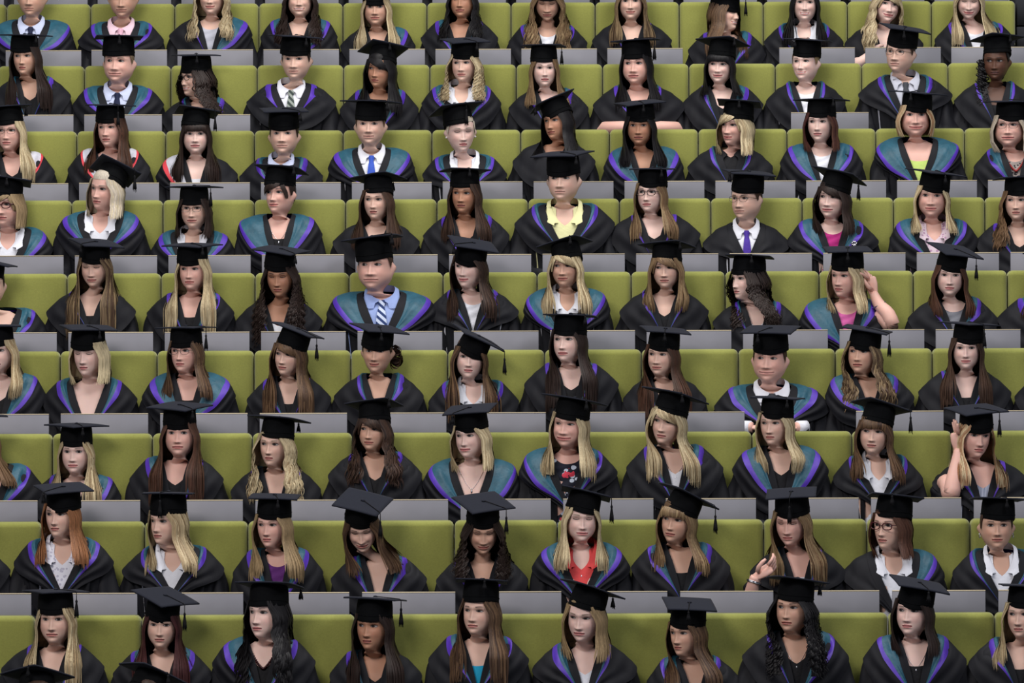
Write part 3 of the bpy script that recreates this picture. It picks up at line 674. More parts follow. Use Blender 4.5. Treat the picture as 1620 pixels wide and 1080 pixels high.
# ---------------------------------------------------------------- caps
def cap_protos():
    b = MB(); ph = np.linspace(0, 2 * np.pi, 41)[:-1][None]
    zz = np.array([-.004, -.006, -.003, .004, .02, .036, .054, .070, .084, .090, .090])[:, None]; rr_ = np.array([.94, .985, 1.0, 1.0, .995, .985, .97, .95, .92, .86, .02])[:, None]
    A, Fd, Bk = .0830, .0975, .1065
    x = A * rr_ * np.sin(ph); y = np.where(np.cos(ph) > 0, -Fd, Bk) * rr_ * np.abs(np.cos(ph)) ** .96
    dip = -.010 * np.clip(np.cos(ph), 0, 1) ** 3 - .018 * np.clip(-np.cos(ph), 0, 1)
    z = zz + dip * np.clip(1 - zz / .06, 0, 1) + .0 * ph
    V = np.stack([x, y, z], -1)
    b.add(V.reshape(-1, 3), gridF(11, 40, True))
    for zb in (.018,):                              # seam of the band
        b.tube([(1.006 * A * math.sin(a), (-Fd if math.cos(a) > 0 else Bk) * 1.004 * abs(math.cos(a)) ** .96, zb + float(-.010 * max(math.cos(a), 0) ** 3 - .018 * max(-math.cos(a), 0)) * .7) for a in np.linspace(0, 6.283, 49)], .0012, 5, cap=False)
    cap = b.build('cap', M['capfelt'])
    B = MB(); n = 13; h = .120; u = np.linspace(-1, 1, n); X, Y = np.meshgrid(u, u)
    bow = .004 * (X ** 2 + Y ** 2) * -.6
    top = np.stack([X * h, Y * h, .0035 + bow], -1); bot = np.stack([X * h, Y * h, -.0035 + bow], -1)
    B.add(top.reshape(-1, 3), gridF(n, n)); B.add(bot.reshape(-1, 3), gridF(n, n)[:, ::-1])
    idx = [i for i in range(n)] + [j * n + n - 1 for j in range(1, n)] + [(n - 1) * n + i for i in range(n - 2, -1, -1)] + [j * n for j in range(n - 2, 0, -1)]
    k = len(idx); B.F.append(np.array([(idx[i] + n * n, idx[(i + 1) % k] + n * n, idx[(i + 1) % k], idx[i]) for i in range(k)])); B.mi.append(np.zeros(k))
    board = B.build('board', M['board'])
    t = MB(); t.tube([(0, 0, .003), (0, 0, .0075), (0, 0, .010)], [.011, .010, .003], 12)
    button = t.build('button', M['board'])
    return cap, board, button
cap0, board0, button0 = cap_protos(); protos = [cap0, board0, button0]
for p_ in protos: C.objects.unlink(p_)
def make_cap(root, Rw, pos, k, yawb, tas, rnd):
    """Rw world rotation of the cap; the board is turned by yawb about the cap's axis"""
    c = cap0.copy(); c.name = 'cap'; C.objects.link(c); c.parent = root
    Mx = Matrix(Rw.tolist()).to_4x4(); Mx.translation = Vector(pos); c.matrix_basis = Mx @ Matrix.Scale(k, 4)
    bd = board0.copy(); bd.name = 'board'; C.objects.link(bd); bd.parent = c; bd.matrix_basis = Matrix.Translation((0, .002, .094)) @ Matrix.Rotation(math.radians(yawb), 4, 'Z')
    bt = button0.copy(); bt.name = 'button'; C.objects.link(bt); bt.parent = c; bt.location = (0, .002, .096)
    # tassel: cord over the board, then hanging straight down from its edge
    a = math.radians(tas if tas is not None else rnd.choice([25, 35, -20, 15, 150, 45]))
    e = np.array([math.sin(a), -math.cos(a), 0]); loc = a - math.radians(yawb)
    ext = .121 / max(abs(math.cos(loc)), abs(math.sin(loc)))
    dflt = tas is None; tl_ = .55 if dflt else 1.0
    ctr = np.array([0, .002, .094]); inv = np.array(Rw).T @ np.array([0, 0, -1.0])
    t = MB(); P = [ctr + (0, 0, .008), ctr + e * ext * .3 + (0, 0, .007), ctr + e * ext * .97 + (0, 0, .003), ctr + e * (ext + .004) - (0, 0, .002)]
    st = P[-1]; ln = .006 if dflt else rnd.uniform(.03, .04)
    P += [st + inv * ln * .5, st + inv * ln]
    t.tube(P, .0022, 6)
    q = st + inv * ln
    t.tube([q, q + inv * .008 * tl_, q + inv * .016 * tl_, q + inv * .05 * tl_, q + inv * .075 * tl_], [.003, .0062, .0045, .0095, .0115], 10)
    for j in range(9):
        a_ = j * .7; dv = np.array([math.cos(a_), math.sin(a_), 0]) * .008
        t.tube([q + inv * .06 * tl_ + dv * .7, q + inv * .075 * tl_ + dv, q + inv * (.084 + .006 * rnd.random()) * tl_ + dv * 1.3], [.002, .0018, .0008], 4)
    t.build('tassel', M['tassel'], c)
    return c
# ---------------------------------------------------------------- hands and bare arms
def make_hand(b, wrist, d, side, curl=.3, thumb=1, spread=.0, col=None, k=1.0):
    """wrist point, d = direction of the fingers, side = across the palm towards the thumb; palm faces side x d"""
    d = np.array(d, float); d /= np.linalg.norm(d); s = np.array(side, float); s -= d * s.dot(d); s /= np.linalg.norm(s); p = np.cross(s, d)
    W = np.array(wrist, float)
    b.tube([W - d * .02, W, W + d * .02, W + d * .05, W + d * .082, W + d * .092], np.array([.024, .025, .031, .038, .037, .030]) * k, 12, .42, col, up=s if abs(s[2]) < .99 else (0, 1, 0))
    for j, (o, L) in enumerate(((.027, .070), (.009, .078), (-.009, .072), (-.026, .058))):
        base = W + (d * .084 + s * o) * k; dd = d + s * (o * 2 + spread * (1.5 - j)); P = [base]; ang = 0
        for seg in (.45, .30, .25):
            ang += curl * (.7 + .15 * j); v = dd * math.cos(ang) + p * math.sin(ang); P.append(P[-1] + v / np.linalg.norm(v) * L * seg * k)
        b.tube(P, np.array([.0092, .0086, .0078, .0058]) * k, 8, 1, col)
    tb = W + (d * .022 + s * .022) * k
    b.tube([tb, tb + (s * .020 + d * .020 + p * .006) * k, tb + (s * .030 + d * .048 + p * .012) * k, tb + (s * .030 + d * .070 + p * .018) * k], np.array([.014, .012, .0098, .006]) * k, 8, 1, col)
def spectacles(root, R, O, k, kind):
    b = MB(); m = M[{'g': 'frame', 'G': 'framered', 'o': 'framethin'}[kind]]; th = {'g': .0021, 'G': .0026, 'o': .0012}[kind]
    for s in (1, -1):
        a = np.linspace(0, 2 * np.pi, 25); hw, hh = .0235, .0155
        P = np.stack([s * .0315 + hw * np.sign(np.cos(a)) * np.abs(np.cos(a)) ** .7, -.0925 + .25 * np.abs(s * .0315 + hw * np.cos(a)) ** 2 / .05 * .12 + 0 * a, .110 + hh * np.sign(np.sin(a)) * np.abs(np.sin(a)) ** .75], -1)
        b.tube(P, th, 6, cap=False)
        b.tube([(s * .055, -.087, .116), (s * .070, -.05, .114), (s * .0755, .0, .110), (s * .074, .02, .100)], th, 6)
    b.tube([(-.009, -.0945, .113), (0, -.097, .115), (.009, -.0945, .113)], th, 6)
    for i in range(len(b.V)): b.V[i] = b.V[i] * k @ R.T + O
    return b.build('spectacles', m, root)
# ---------------------------------------------------------------- who sits where (read off the photograph)
# eye x,y, turn, nod, lean, head size | body x, width | skin hair fringe | board left x,y right x,y, visible depth, tassel | clothes | lining L,R cm, V depth cm, gown gap cm | face & extras | words
P1 = """
46 -4 -8 4 0 1.08|50 1.08|m sm7 -|-|t:ltblue:navy|5.5 6 13 3|M|man in pale blue shirt and dark tie
192 -1 -4 8 0 1.06|192 1.08|m nm7 -|-|t:pink:pinktie|2 2.5 13 4|M|man in pink shirt and pale pink tie
332 -6 -6 2 0 1.04|334 1.04|f bdw34 -|-|k:ltgrey|0 6.5 15 2|sm1|woman with wavy blonde hair and patterned scarf
473 -2 -3 0 0 1|473 .98|f kw36 -|-|v:dkgrey|4 5 14 3|sm1.3|smiling woman with long dark wavy hair
593 12 -8 0 0 1|598 .96|m bds34 -|558 -18 632 -18 0|r:black|0 5 14 0|sm.3|woman with straight blonde hair and plump purple edged hood
727 0 -12 0 0 .98|727 .98|t xw32 -|-|v:black|2 1.5 15 0|sm0|woman with half tied black hair
865 9 0 20 0 1|866 1|m ldw44 -|828 -22 906 -22 5|k:white|3 3 16 2|ld1|woman looking down through long curled brown hair
997 3 -4 0 0 1|999 1|f nds34 -|-|v:black|.3 .3 15 0|sm1|smiling woman with long straight mid brown hair
1165 19 52 0 4 1|1150 1.0|f lns34 -|1116 -6 1182 0 0 60|r:black|1.5 2 14 0|sm1.3|laughing woman turned in profile to the right
1273 5 -4 0 2 1|1271 1|p xs34 -|-|c:white|.3 .3 14 0|sm1.3|smiling woman with straight black hair and white collar
1408 8 10 4 8 1|1398 1|p bdw36 r|-|v:grey|0 0 14 0|sm1 a|blonde woman resting a hand on her chest
1532 5 -6 16 2 1|1541 1.02|p bds36 -|-|k:white|2.5 3 15 2|ld1 sm1|woman with straight blonde hair smiling downward
"""
P2 = """
35 90 -18 2 0 1|50 .98|m ks40 -|-5 55 83 57 -2|v:black|.3 .8 16 0||woman with long dark hair and black top
182 98 -10 0 2 1.13|187 1.12|r sm7 -|150 58 226 59 -6|t:ltblue:navy|3 3 14 3|M sm.8|round faced man in blue shirt and navy tie
291 123 -42 2 0 1|318 .97|f kc36 -|270 87 351 87 1|r:black|.3 1.5 15 0|g sm1.3|laughing woman in dark glasses with dark curls
464 95 -14 2 0 1.08|461 1.1|f km7 -|426 55 512 61 0|t:white:tiegreen|.2 .2 12 3|M sm.5|young man in white shirt and green striped tie
593 110 -12 4 4 1|600 .98|t xs34 r|566 76 649 82 -30|h:cream|1.5 2.5 14 0|mk|woman with black hair under a tipped back cap
729 101 -4 2 0 1|730 .98|f dbc30 -|696 61 777 61 9|c:white|1.5 1.5 14 2|sm.3|woman with curly fair hair and white collar
862 109 -8 2 0 .98|868 .98|p lds30 -|823 72 897 72 -5 50|r:tealtop|.3 1.5 13 3||pale woman with mid length fair hair and tassel at right
1001 102 -16 2 0 1.08|1010 1.14|r xs34 -|966 66 1045 61 -3 40|v:black|.5 .3 15 0|arms|woman with black hair and folded bare forearms
1135 103 -4 2 3 1|1142 1|p xs26 f|1100 62 1188 70 -22|v:black|.3 2.5 16 0|sm1|smiling woman with layered black hair and a fringe
1266 98 -20 -2 0 1|1274 .98|p dm8 -|1238 60 1318 65 0|h:white|.3 .3 15 3|sm1.3 w|smiling woman with cropped hair and white top
1415 83 -22 0 4 1.06|1431 1.14|f nm7 -|1393 38 1469 51 7|s:ltgrey:dkgrey|.4 .4 17 4|M o|man in round glasses with grey shirt and tie
1572 98 -4 4 0 1|1573 1|d xu8 B|1535 60 1622 58 -20|r:black|.3 .3 15 0|tail|woman with dark skin and a curly side ponytail
"""
P3 = """
10 208 -20 2 0 1.02|22 1|r bds36 -|-34 167 47 160 -5|v:black|4 4 16 0|W o|woman in thin glasses with long blonde hair, pale grey hood
167 203 -20 2 0 1|173 1.0|r ans34 -|133 165 217 167 0 25|v:black|3.5 4 15 0|W|woman with auburn hair and red edged hood
309 213 -2 0 0 1|312 .98|p ks36 f|275 170 349 180 -15 45|r:white|6 -1 15 4|W|woman with dark fringe and white lace top
446 212 -8 -4 0 1.06|445 1.0|f km7 -|410 171 487 171 7|t:ltblue:dkgrey|.4 .6 11 3|M sm.4|young man with dark cropped hair and lilac shirt
583 197 0 -2 0 1.08|588 1.04|f lm8 -|541 159 634 162 -4|t:white:royal|4.5 5.5 14 6|M sm.6|man in white shirt and bright blue tie
733 210 0 6 -2 1.06|735 1.0|p wm8 -|677 180 762 165 -18 30|c:white|1 1 12 4|ld1 w pe|older woman with cropped white hair and pearl earrings
869 192 -24 2 -4 .98|876 1|t xs28 -|837 176 909 143 -13|v:black|-1 .3 12 0|mk|woman with sleek black hair gazing left
1009 200 -4 4 0 1|1018 .96|t xs32 -|971 165 1053 159 7|v:black|6.5 6.5 14 0||woman with black hair and bright blue hood
1150 199 -26 2 4 1.04|1155 1.02|r bdb22 l|1134 160 1206 166 -10|s:black|.3 .3 12 0|sm.7|woman with short blonde hair in buttoned black blouse
1292 194 -14 2 0 1.02|1299 1.0|p arb22 -|1254 158 1345 158 -6|h:white|5 4.5 15 3||woman with a red brown bob and white top
1448 183 0 0 0 1.08|1451 1.04|r gbb17 -|1405 143 1499 151 1|r:lime|7 6.5 17 5|sm1.2 wide|smiling woman in lime green top
1593 199 -2 0 0 1.08|1604 .98|r wsb20 -|1560 160 1640 160 0|k:scarf|3 2 14 3|o sm.4 rb|older woman in glasses with red beads and patterned scarf
"""
P4 = """
2 325 -28 2 0 1.08|14 1.04|r db18 l|-30 280 45 290 -12|c:white|1 3.5 16 5|G|woman in dark glasses with short fair hair and white shirt
153 300 -22 2 6 1.04|160 1.04|r wbb21 -|147 264 224 294 -36 45|c:white|3 3.5 14 2||woman with an ash blonde bob and tipped back cap
303 331 -4 4 0 1|305 .98|f kb22 -|262 300 353 300 -3 50|c:white|2.5 2.5 13 3|o sm.4|woman in thin glasses with a dark bob
432 305 -30 -4 0 1.04|442 1.0|r km11 l|403 262 487 271 -14|r:black|8 5 17 0|w ch sm.6|woman with short dark hair and silver chain
590 317 -4 2 0 1|595 1.0|f ns34 -|553 284 645 280 -22|v:black|-1 -1 12 0||woman with straight brown hair and plain black hood
729 307 -22 2 2 1|738 1|t nks34 -|694 268 777 270 -8|v:black|1 1.5 17 0|mk|tanned woman with long highlighted brown hair
885 283 -18 -2 0 1.12|893 1.18|f km7 -|842 246 937 240 8|c:yellow|.4 .4 16 3|M|tall young man in pale yellow shirt
1022 305 -10 0 0 1|1034 1.08|p lds34 -|997 265 1073 265 0|v:black|.2 .2 14 0|g|woman in dark glasses with long light brown hair
1168 315 -28 2 0 1.05|1180 1.0|f nm8 -|1145 268 1225 275 6|t:white:purpletie|-1 -1 11 4|M o|young man in glasses with purple tie
1308 313 -14 2 4 1.04|1316 1.06|p kb26 r|1290 268 1378 294 -16 50|k:magenta|4 3 14 6|sm.6 mk|woman in magenta blouse with brooch on gown
1472 311 -4 2 2 1.06|1476 1.04|r bds28 -|1434 266 1528 279 4|c:checked|3 1.5 14 3|sm.6|woman with blonde hair and pale checked shirt
1606 318 -14 2 0 1|1610 1|f lw34 -|1572 282 1650 280 -4|v:black|1 1 14 0||woman with brown wavy hair cut by right edge
"""
P5 = """
-14 450 0 0 0 1.05|2 1.06|f km7 -|-60 412 16 428 2|v:black|1 2.5 14 0|M|figure at the left edge with a bright hood
144 425 -6 12 0 1|145 1.0|f nds46 -|107 378 200 390 13|r:black|.3 -1 10 0|ld1|woman looking down with very long brown hair
299 427 -18 2 0 1.02|302 .98|r bds42 -|257 387 352 387 7|r:black|.5 3 16 0|mk|woman with long bright blonde hair and dark top
438 440 -16 12 0 1.02|441 .98|t kc46 -|399 391 491 399 13|v:white|.3 1.5 15 3|ld1 mk|tanned woman with long dark curls looking down
586 420 -24 0 0 1.2|604 1.26|r nm7 -|545 382 631 372 -5|t:blue:tiestripe|5 5 17 5|M|broad man in blue shirt and striped tie
732 423 -18 4 2 1.04|748 1.02|p nks36 -|708 382 791 400 17|k:white|.8 .8 12 7|sm.8 mk|smiling woman in ruffled white blouse
889 422 -4 2 0 1|897 .98|m dbs34 r|855 396 944 378 -22|c:white|6 4 16 4|sm.5 mk|woman with swept blonde fringe and bright teal hood
1050 425 -8 4 0 1|1050 1.0|f ldb29 r|1008 388 1102 388 -18|v:black|.3 .3 13 0||woman with light brown bob and gold necklace
1163 442 -56 2 0 1.02|1196 .98|p kc34 -|1146 405 1226 409 -5|v:white|.3 .8 15 0||pale woman in profile with dark wavy hair
1325 438 -38 4 2 1.04|1338 1.06|r bdb25 -|1303 391 1378 391 9|k:rose|7 2 16 5|arm5 mk|woman in pink top lifting hand behind hair
1502 437 -4 4 2 1|1507 1.02|p anb28 -|1466 382 1556 403 20 55|h:grey|.3 2 11 3||woman with a smooth auburn bob and grey top
1660 437 0 0 0 1|1652 1.08|f ns30 -|1615 400 1700 400 0|v:black|.8 .8 14 0||figure cut by right edge beside the auburn bob
"""
P6 = """
-8 556 -20 4 0 1.04|2 1.0|p dbb30 -|-50 518 30 518 2|v:black|5 5 16 0||blonde woman cut off by the left edge
131 561 -24 6 0 1.08|142 1.04|p bb21 -|94 516 187 520 9|q:black|1.5 1.5 17 0|ld1 wide|woman with a blonde bob and square bare neckline
284 556 -12 0 0 1.02|299 1.02|r nls32 -|246 518 343 517 1 60|r:black|5.5 6.5 15 0|o|woman in glasses with long chestnut hair, bright hood
447 562 -12 4 6 1|458 .92|f ldns42 r|432 506 514 536 6 60|r:black|2 .2 13 0||woman with long streaked fringe and crooked cap
592 557 -14 2 2 1.02|600 .98|m nu8 C|552 513 648 527 13|v:black|.3 .8 14 0|sm.8|woman with dark curls pinned up at the side
742 566 -2 2 4 1.02|749 1.0|p nls40 -|716 520 799 562 7 65|c:white|.5 .3 13 0||woman with a sharply tilted cap and side tassel
889 538 -14 0 0 1.06|903 1.04|p ks44 -|860 497 946 500 -3|v:black|.6 .6 18 0||tall woman with very long straight dark hair
1038 562 -14 2 2 1|1051 .92|f nas42 -|1012 517 1093 525 9|v:black|.3 -1 12 0|sm.4|woman with long auburn brown hair and parted lips
1212 568 -6 0 2 1.12|1220 1.26|r nm7 -|1174 516 1266 514 13|t:white:dkgrey|3 3.5 13 5|M sm.9 cuffs|broad smiling man leaning on his white cuffs
1356 557 -18 -2 2 1.02|1374 .98|m nldw38 -|1330 514 1413 527 8 55|v:black|6 2.5 11 0|mk low|woman with wavy highlighted brown hair
1527 552 -2 2 0 1|1525 1.02|p ns38 -|1483 508 1583 514 4 35|r:black|.3 .3 12 0|mk sm.3|pale woman with straight dark brown hair
1690 560 0 0 0 1|1678 1.04|f ns30 -|1640 518 1730 518 0|v:black|.8 .8 14 0||figure mostly hidden past the right edge
"""
P7 = """
-34 700 0 0 0 1|-8 1.04|f ls30 -|-72 656 16 656 3|v:black|4 4 15 0||figure at the left edge with bright purple ribbon
115 716 0 2 0 1|120 .98|p dbs40 -|70 670 174 672 7|v:black|1 5 14 0|mk|woman with dark blonde hair and serious stare
281 686 -2 -2 0 1.04|279 1.0|r ans42 -|233 641 336 641 15|v:black|2.5 1 20 0||woman with long auburn hair over one shoulder
425 704 -10 2 2 1.02|437 .96|f bldw36 -|397 657 496 667 -8|r:black|1 .6 17 0||woman with parted wavy blonde hair
583 680 -6 2 2 .98|594 1.0|m nkw36 r|545 641 639 636 -20|v:black|1 1 13 0||woman with curled brown hair and side fringe
733 691 -18 4 -2 1.02|746 1.04|p bdb23 -|700 650 787 641 15|q:black|5 6 17 0|sm.6 ch|blonde woman with a tiny pendant smiling left
891 672 -12 4 4 1.08|898 1.04|r bds34 -|860 626 962 644 -4|h:floral|6 2 17 5|ld.5 sm.9 wide|smiling blonde woman in a flowery dress
1047 668 -10 4 8 1.06|1067 1.04|f bds38 r|1033 612 1140 640 -10|v:white|2 1.5 17 3|mk ch|blonde woman with a full fringe and tilted cap
1216 671 -14 4 0 1.02|1234 1.02|f bdb30 -|1188 627 1277 631 3|v:black|5 5.5 19 0||woman with a blonde bob curling under
1379 684 -2 2 4 1.02|1388 .96|f lns32 f|1355 628 1446 652 -18 60|c:white|.3 .3 13 7||woman with straight brown fringe and open white shirt
1551 691 16 8 4 1.04|1552 1.04|r gbs34 -|1494 648 1592 646 18 50|v:striped|1 0 15 4|arm7|ginger haired woman propping her head on a hand
"""
P8 = """
-66 830 0 0 0 1|-62 1.02|f ns30 -|-110 790 -20 790 0|v:black|.8 .8 14 0||figure mostly hidden past the left edge
86 815 -10 2 0 1.02|101 1.02|f gs32 -|56 771 155 771 19|c:dotty|1 1.5 15 6||woman with straight copper hair and dotted blouse
247 826 -26 2 0 1.04|275 1.04|f dbs32 -|228 778 306 779 1 -15|c:white|.3 .3 12 6||woman with sandy hair and crumpled white shirt
421 832 -10 4 0 1.02|440 .94|r dnds34 -|396 782 476 784 8|k:plum|3 3 18 3||woman with two tone hair and plum scarf
571 846 -8 26 -4 1|599 .98|f nls30 -|528 786 622 797 40 40|w:brightblue|.8 1.5 15 0|ld1 sm1|woman bending forward showing her flat cap top
765 847 0 20 0 1|763 .94|m kc32 -|714 790 816 795 37 55|r:black|1.5 1.5 15 0|ld1 sm1|smiling woman with dark wavy hair, head bowed
922 822 4 4 2 1.04|919 1.0|p bds33 -|889 770 966 789 -8 75|c:coral|2.5 3 16 6|ld1 ch sm.3|woman in coral shirt with drop pendant
1061 823 -14 2 8 1.04|1077 1.02|m lds32 f|1050 765 1141 810 -8 60|r:black|3 2 14 0||woman in black with a steeply tilted cap and fringe
1243 830 -18 12 0 1.04|1262 .98|r lds38 -|1209 781 1293 775 16 -8|r:white|.3 .3 14 4|ld1 arm8|woman with raised hand wearing a silver bracelet
1394 832 -24 2 2 1.08|1412 1.06|f ab21 -|1382 780 1463 789 -6|c:white|-1 3.5 17 6|G|woman in dark red glasses with wide white collar
1577 832 -2 -2 0 1.04|1582 1.0|m nm8 -|1537 786 1622 790 -3|c:white|.3 .3 14 3|w hoop sm.3|woman with short brown hair and hoop earrings
"""
P9 = """
82 981 -4 2 0 1.04|85 1.02|f dbs40 -|35 933 143 934 6 50|v:black|.4 .6 16 0||woman with lank dark blonde hair and stern look
253 990 0 4 2 1|258 .98|f rs38 -|206 930 319 953 34 55|v:black|2.5 2.5 17 0||woman with dark red hair under a diamond cap top
405 970 -24 0 0 1.1|418 1.02|p xw44 -|375 922 478 926 -10|v:black|5 2.5 15 0|bd|woman with long jet black hair and dark beads
580 991 -14 2 2 1.06|594 .92|t ks44 -|546 945 642 951 1 70|v:black|2 .3 15 0|mk|tanned woman with dark hair and thin tassel
747 967 -20 0 2 1.04|756 1.0|f nls42 -|722 915 802 919 -5|r:turq|2 3 14 0|ld.5|woman in turquoise top with long straight hair
915 979 -14 10 4 1.08|925 1.04|p db25 -|890 915 987 948 -5|v:white|2 .4 14 7|ld.5|woman with fair hair and neat white blouse
1070 1003 -26 4 0 1|1098 .96|m nls40 -|1048 949 1134 955 21|r:black|3.5 .6 12 0||woman beneath a square cap top facing left
1243 962 -18 2 2 1.06|1258 1.06|m xc40 -|1215 910 1309 923 -5|v:black|.5 4 18 0|ch|woman with big black curls and a pendant
1434 967 -14 0 2 1.06|1446 1.04|p kb26 -|1410 914 1500 933 17|r:black|3.5 2.5 18 0|ch|pale woman with dark bob and low neckline
1609 973 -12 2 0 1.02|1610 1.0|f bds32 -|1590 922 1660 926 2|r:black|1.2 1 14 0||blonde woman at the right edge of front rows
"""
P10 = """
62 1112 0 4 0 1.04|66 1.0|f ns30 -|-22 1078 134 1086 -44|v:black|1 1 14 0||figure showing only a dark cap at lower left
236 1106 0 2 8 1.04|240 1.0|f ns30 -|186 1054 292 1092 -24|v:black|1 1 14 0||figure showing only a slanted cap at lower edge
"""
def parse():
    out = []
    for row, txt in ((1, P1), (2, P2), (3, P3), (4, P4), (5, P5), (6, P6), (7, P7), (8, P8), (9, P9), (10, P10)):
        L = [l for l in txt.strip().split('\n')]
        for n, l in enumerate(L):
            a = l.split('|'); e = list(map(float, a[0].split())); b = list(map(float, a[1].split()))
            sk, hs, fr = a[2].split(); cp = None if a[3] == '-' else list(map(float, a[3].split()))
            out.append(dict(row=row, n=n, N=len(L), e=e, b=b, sk=sk, hs=hs, fr=fr, cap=cp, top=a[4].split(':'), hood=list(map(float, a[5].split())), fl=a[6].split(), tag=a[7]))
    for j in range(12):                                     # the row above the top edge: only laps and gown hems reach into the photo
        out.append(dict(row=0, n=j, N=12, e=[70 + j * 130 + (j * 37 % 11), -98, 0, 0, 0, 1], b=[70 + j * 130, 1], sk='f', hs='ns30', fr='-', cap=None, top=['v', 'black'], hood=[1, 1, 14, 0], fl=[], tag=''))
    return out
PEOPLE = parse()
# ---------------------------------------------------------------- building each person
import re
CUR = [1, 1, 1]
_lut = lut
def lut(T, x, z): return _lut(T, x / CUR[0], z / CUR[2]) * CUR[1]
COUNT = {}
def build_person(p):
    rnd = random.Random(p['row'] * 100 + p['n']); i = p['row']
    ex, ey, yaw, pit, roll, k = p['e']; bx, bw = p['b']; fl = p['fl']; male = 'M' in fl
    gv = lambda key, d: next((float(f[len(key):]) for f in fl if re.fullmatch(key + r'-?[\d.]+', f)), d)
    Y = ROWD(i) - .165
    X0 = to_world(bx, ey, Y)[0]; E = np.array(to_world(ex, ey, Y - .09)); fat = {'r': 1.0}.get(p['sk'], 0) * (k > 1.05)
    zn = E[2] - (.157 if not male else .166) * (k * .5 + .5) - .01 * (pit > 15) * -1
    root = empty('person', (X0, Y, zn)); org = np.array([X0, Y, zn])
    wz = 1.0; wx = bw * 1.0; wy = .5 + .5 * bw; sc3 = (wx, wy, wz); CUR[:] = sc3
    if p['cap']:                                            # the turn of the head from where the eyes sit below the cap
        xl, yl, xr, yr = p['cap'][:4]; cxp = (xl + xr) / 2 - .092 * k * (yr - yl) / max(xr - xl, 1) * FPX / Y
        a = math.degrees(math.asin(max(-.85, min(.85, (ex - cxp) * Y / FPX / (.092 * k))))); a = max(yaw - 14, min(yaw + 14, a)); yaw = yaw * .3 + a * .7; p['yaw2'] = yaw
    R = rotm(yaw, pit, roll)
    El = E - org; ev = R @ (np.array([0, -.088, .1091]) * k); O = El - ev
    piv = O + R @ (np.array([0, .02, .02]) * k); O[1] -= piv[1] + .012
    # body: head, neck and trunk as one skin
    smile = gv('sm', 0); lids = gv('ld', 0); ear = 1.0 if (male or 'w' in fl or p['hs'][-2] == 'u' ) else 0.0
    lipc = {'f': (176, 104, 98), 'p': (192, 112, 112), 'm': (164, 92, 84), 't': (150, 82, 74), 'd': (84, 48, 44), 'r': (186, 108, 104)}[p['sk']]
    if male: lipc = tuple(.5 * a + .5 * b for a, b in zip(lipc, SKIN[p['sk']]))
    hc = re.fullmatch(r'([a-z]+)([swcbmu])(\d+)', p['hs']).groups()
    browc = tuple(.6 * x + 12 for x in HAIR[hc[0][0]]) 
    hv, hcX = face(None, male, rnd, SKIN[p['sk']], browc, smile, -1 if yaw < -10 else 0, lids, ear, lipc, .75 if 'mk' in fl else (0 if male else .5), fat)
    hv = (hv * k) @ R.T + O
    npf = len(PH_F)
    last = hv[-npf:]
    T = TBASE.copy() * sc3
    if 'wide' in fl or hc[0]: T[..., 1] -= (.016 if not male else 0) * gs(np.abs(T[..., 0]) - .07, .035) * gs(T[..., 2] + .20, .06) * (T[..., 1] < 0)
    t0 = T[0]; nk = []
    nr_ = .94 if not male else 1.12
    for u in NECK_T:
        s = smooth(u); q = last * (1 - s) + t0 * s; c = q.mean(0); f_ = (nr_ * (1 + fat * .10)); f2 = 1 + (f_ - 1) * math.sin(u * math.pi)
        q = c + (q - c) * (f2, f2, 1); nk.append(q)
    V = np.concatenate([hv, np.concatenate(nk), T.reshape(-1, 3)])
    sk = np.array(srgb(SKIN[p['sk']])); col = np.concatenate([hcX, np.tile(sk, (len(V) - len(hcX), 1))])
    bd = MB(); bd.add(V, BODY_F, col)
    org_l = lambda px, py, dy: np.array(to_world(px, py, Y + dy)) - org
    short = ()
    # raised or folded arms that the photo shows
    if 'arms' in fl:
        A = [(-.20, -.03, -.12), (-.235, -.06, -.27), org_l(958, 203, -.20), org_l(985, 201, -.27), org_l(1010, 203, -.27)]
        bd.tube(A, [.05, .045, .042, .036, .028], 12, col=sk); make_hand(bd, A[-1], (.9, .1, -.1), (0, 0, 1), .3, col=sk)
        A = [(.20, -.03, -.12), (.235, -.06, -.27), org_l(1068, 203, -.20), org_l(1045, 201, -.25), org_l(1016, 204, -.24)]
        bd.tube(A, [.05, .045, .042, .036, .028], 12, col=sk); make_hand(bd, A[-1], (-.9, .1, -.1), (0, 0, 1), .3, col=sk)
    if 'arm5' in fl:
        A = [(.19, -.02, -.09), org_l(1395, 500, -.08), org_l(1412, 517, -.14), org_l(1405, 497, -.13), org_l(1391, 482, -.08), org_l(1382, 464, -.04)]
        bd.tube(crow(np.array(A), np.linspace(0, 5, 16)), crow(np.array([[.05], [.045], [.042], [.040], [.033], [.024]]), np.linspace(0, 5, 16))[:, 0], 14, col=sk)
        make_hand(bd, A[-1], (-.25, .10, .95), (-.4, -.9, 0), .28, spread=1.0, col=sk); short = (1,)
        g = MB(); g.tube([org_l(1391, 482, -.08) + .037 * np.array([math.cos(a), math.sin(a), .5 * math.cos(a)]) for a in np.linspace(0, 6.283, 25)], .0028, 6, cap=False); g.build('bracelet', M['metal'], root)
    if 'arm7' in fl:
        A = [(-.19, -.02, -.09), org_l(1500, 765, -.10), org_l(1504, 784, -.16), org_l(1508, 765, -.15), org_l(1514, 735, -.11), org_l(1517, 712, -.08)]
        bd.tube(crow(np.array(A), np.linspace(0, 5, 16)), crow(np.array([[.05], [.048], [.045], [.044], [.036], [.026]]), np.linspace(0, 5, 16))[:, 0], 14, col=sk)
        make_hand(bd, A[-1], (-.10, .02, 1), (-.15, 1, 0), -.04, spread=.3, col=sk); short = (-1,)
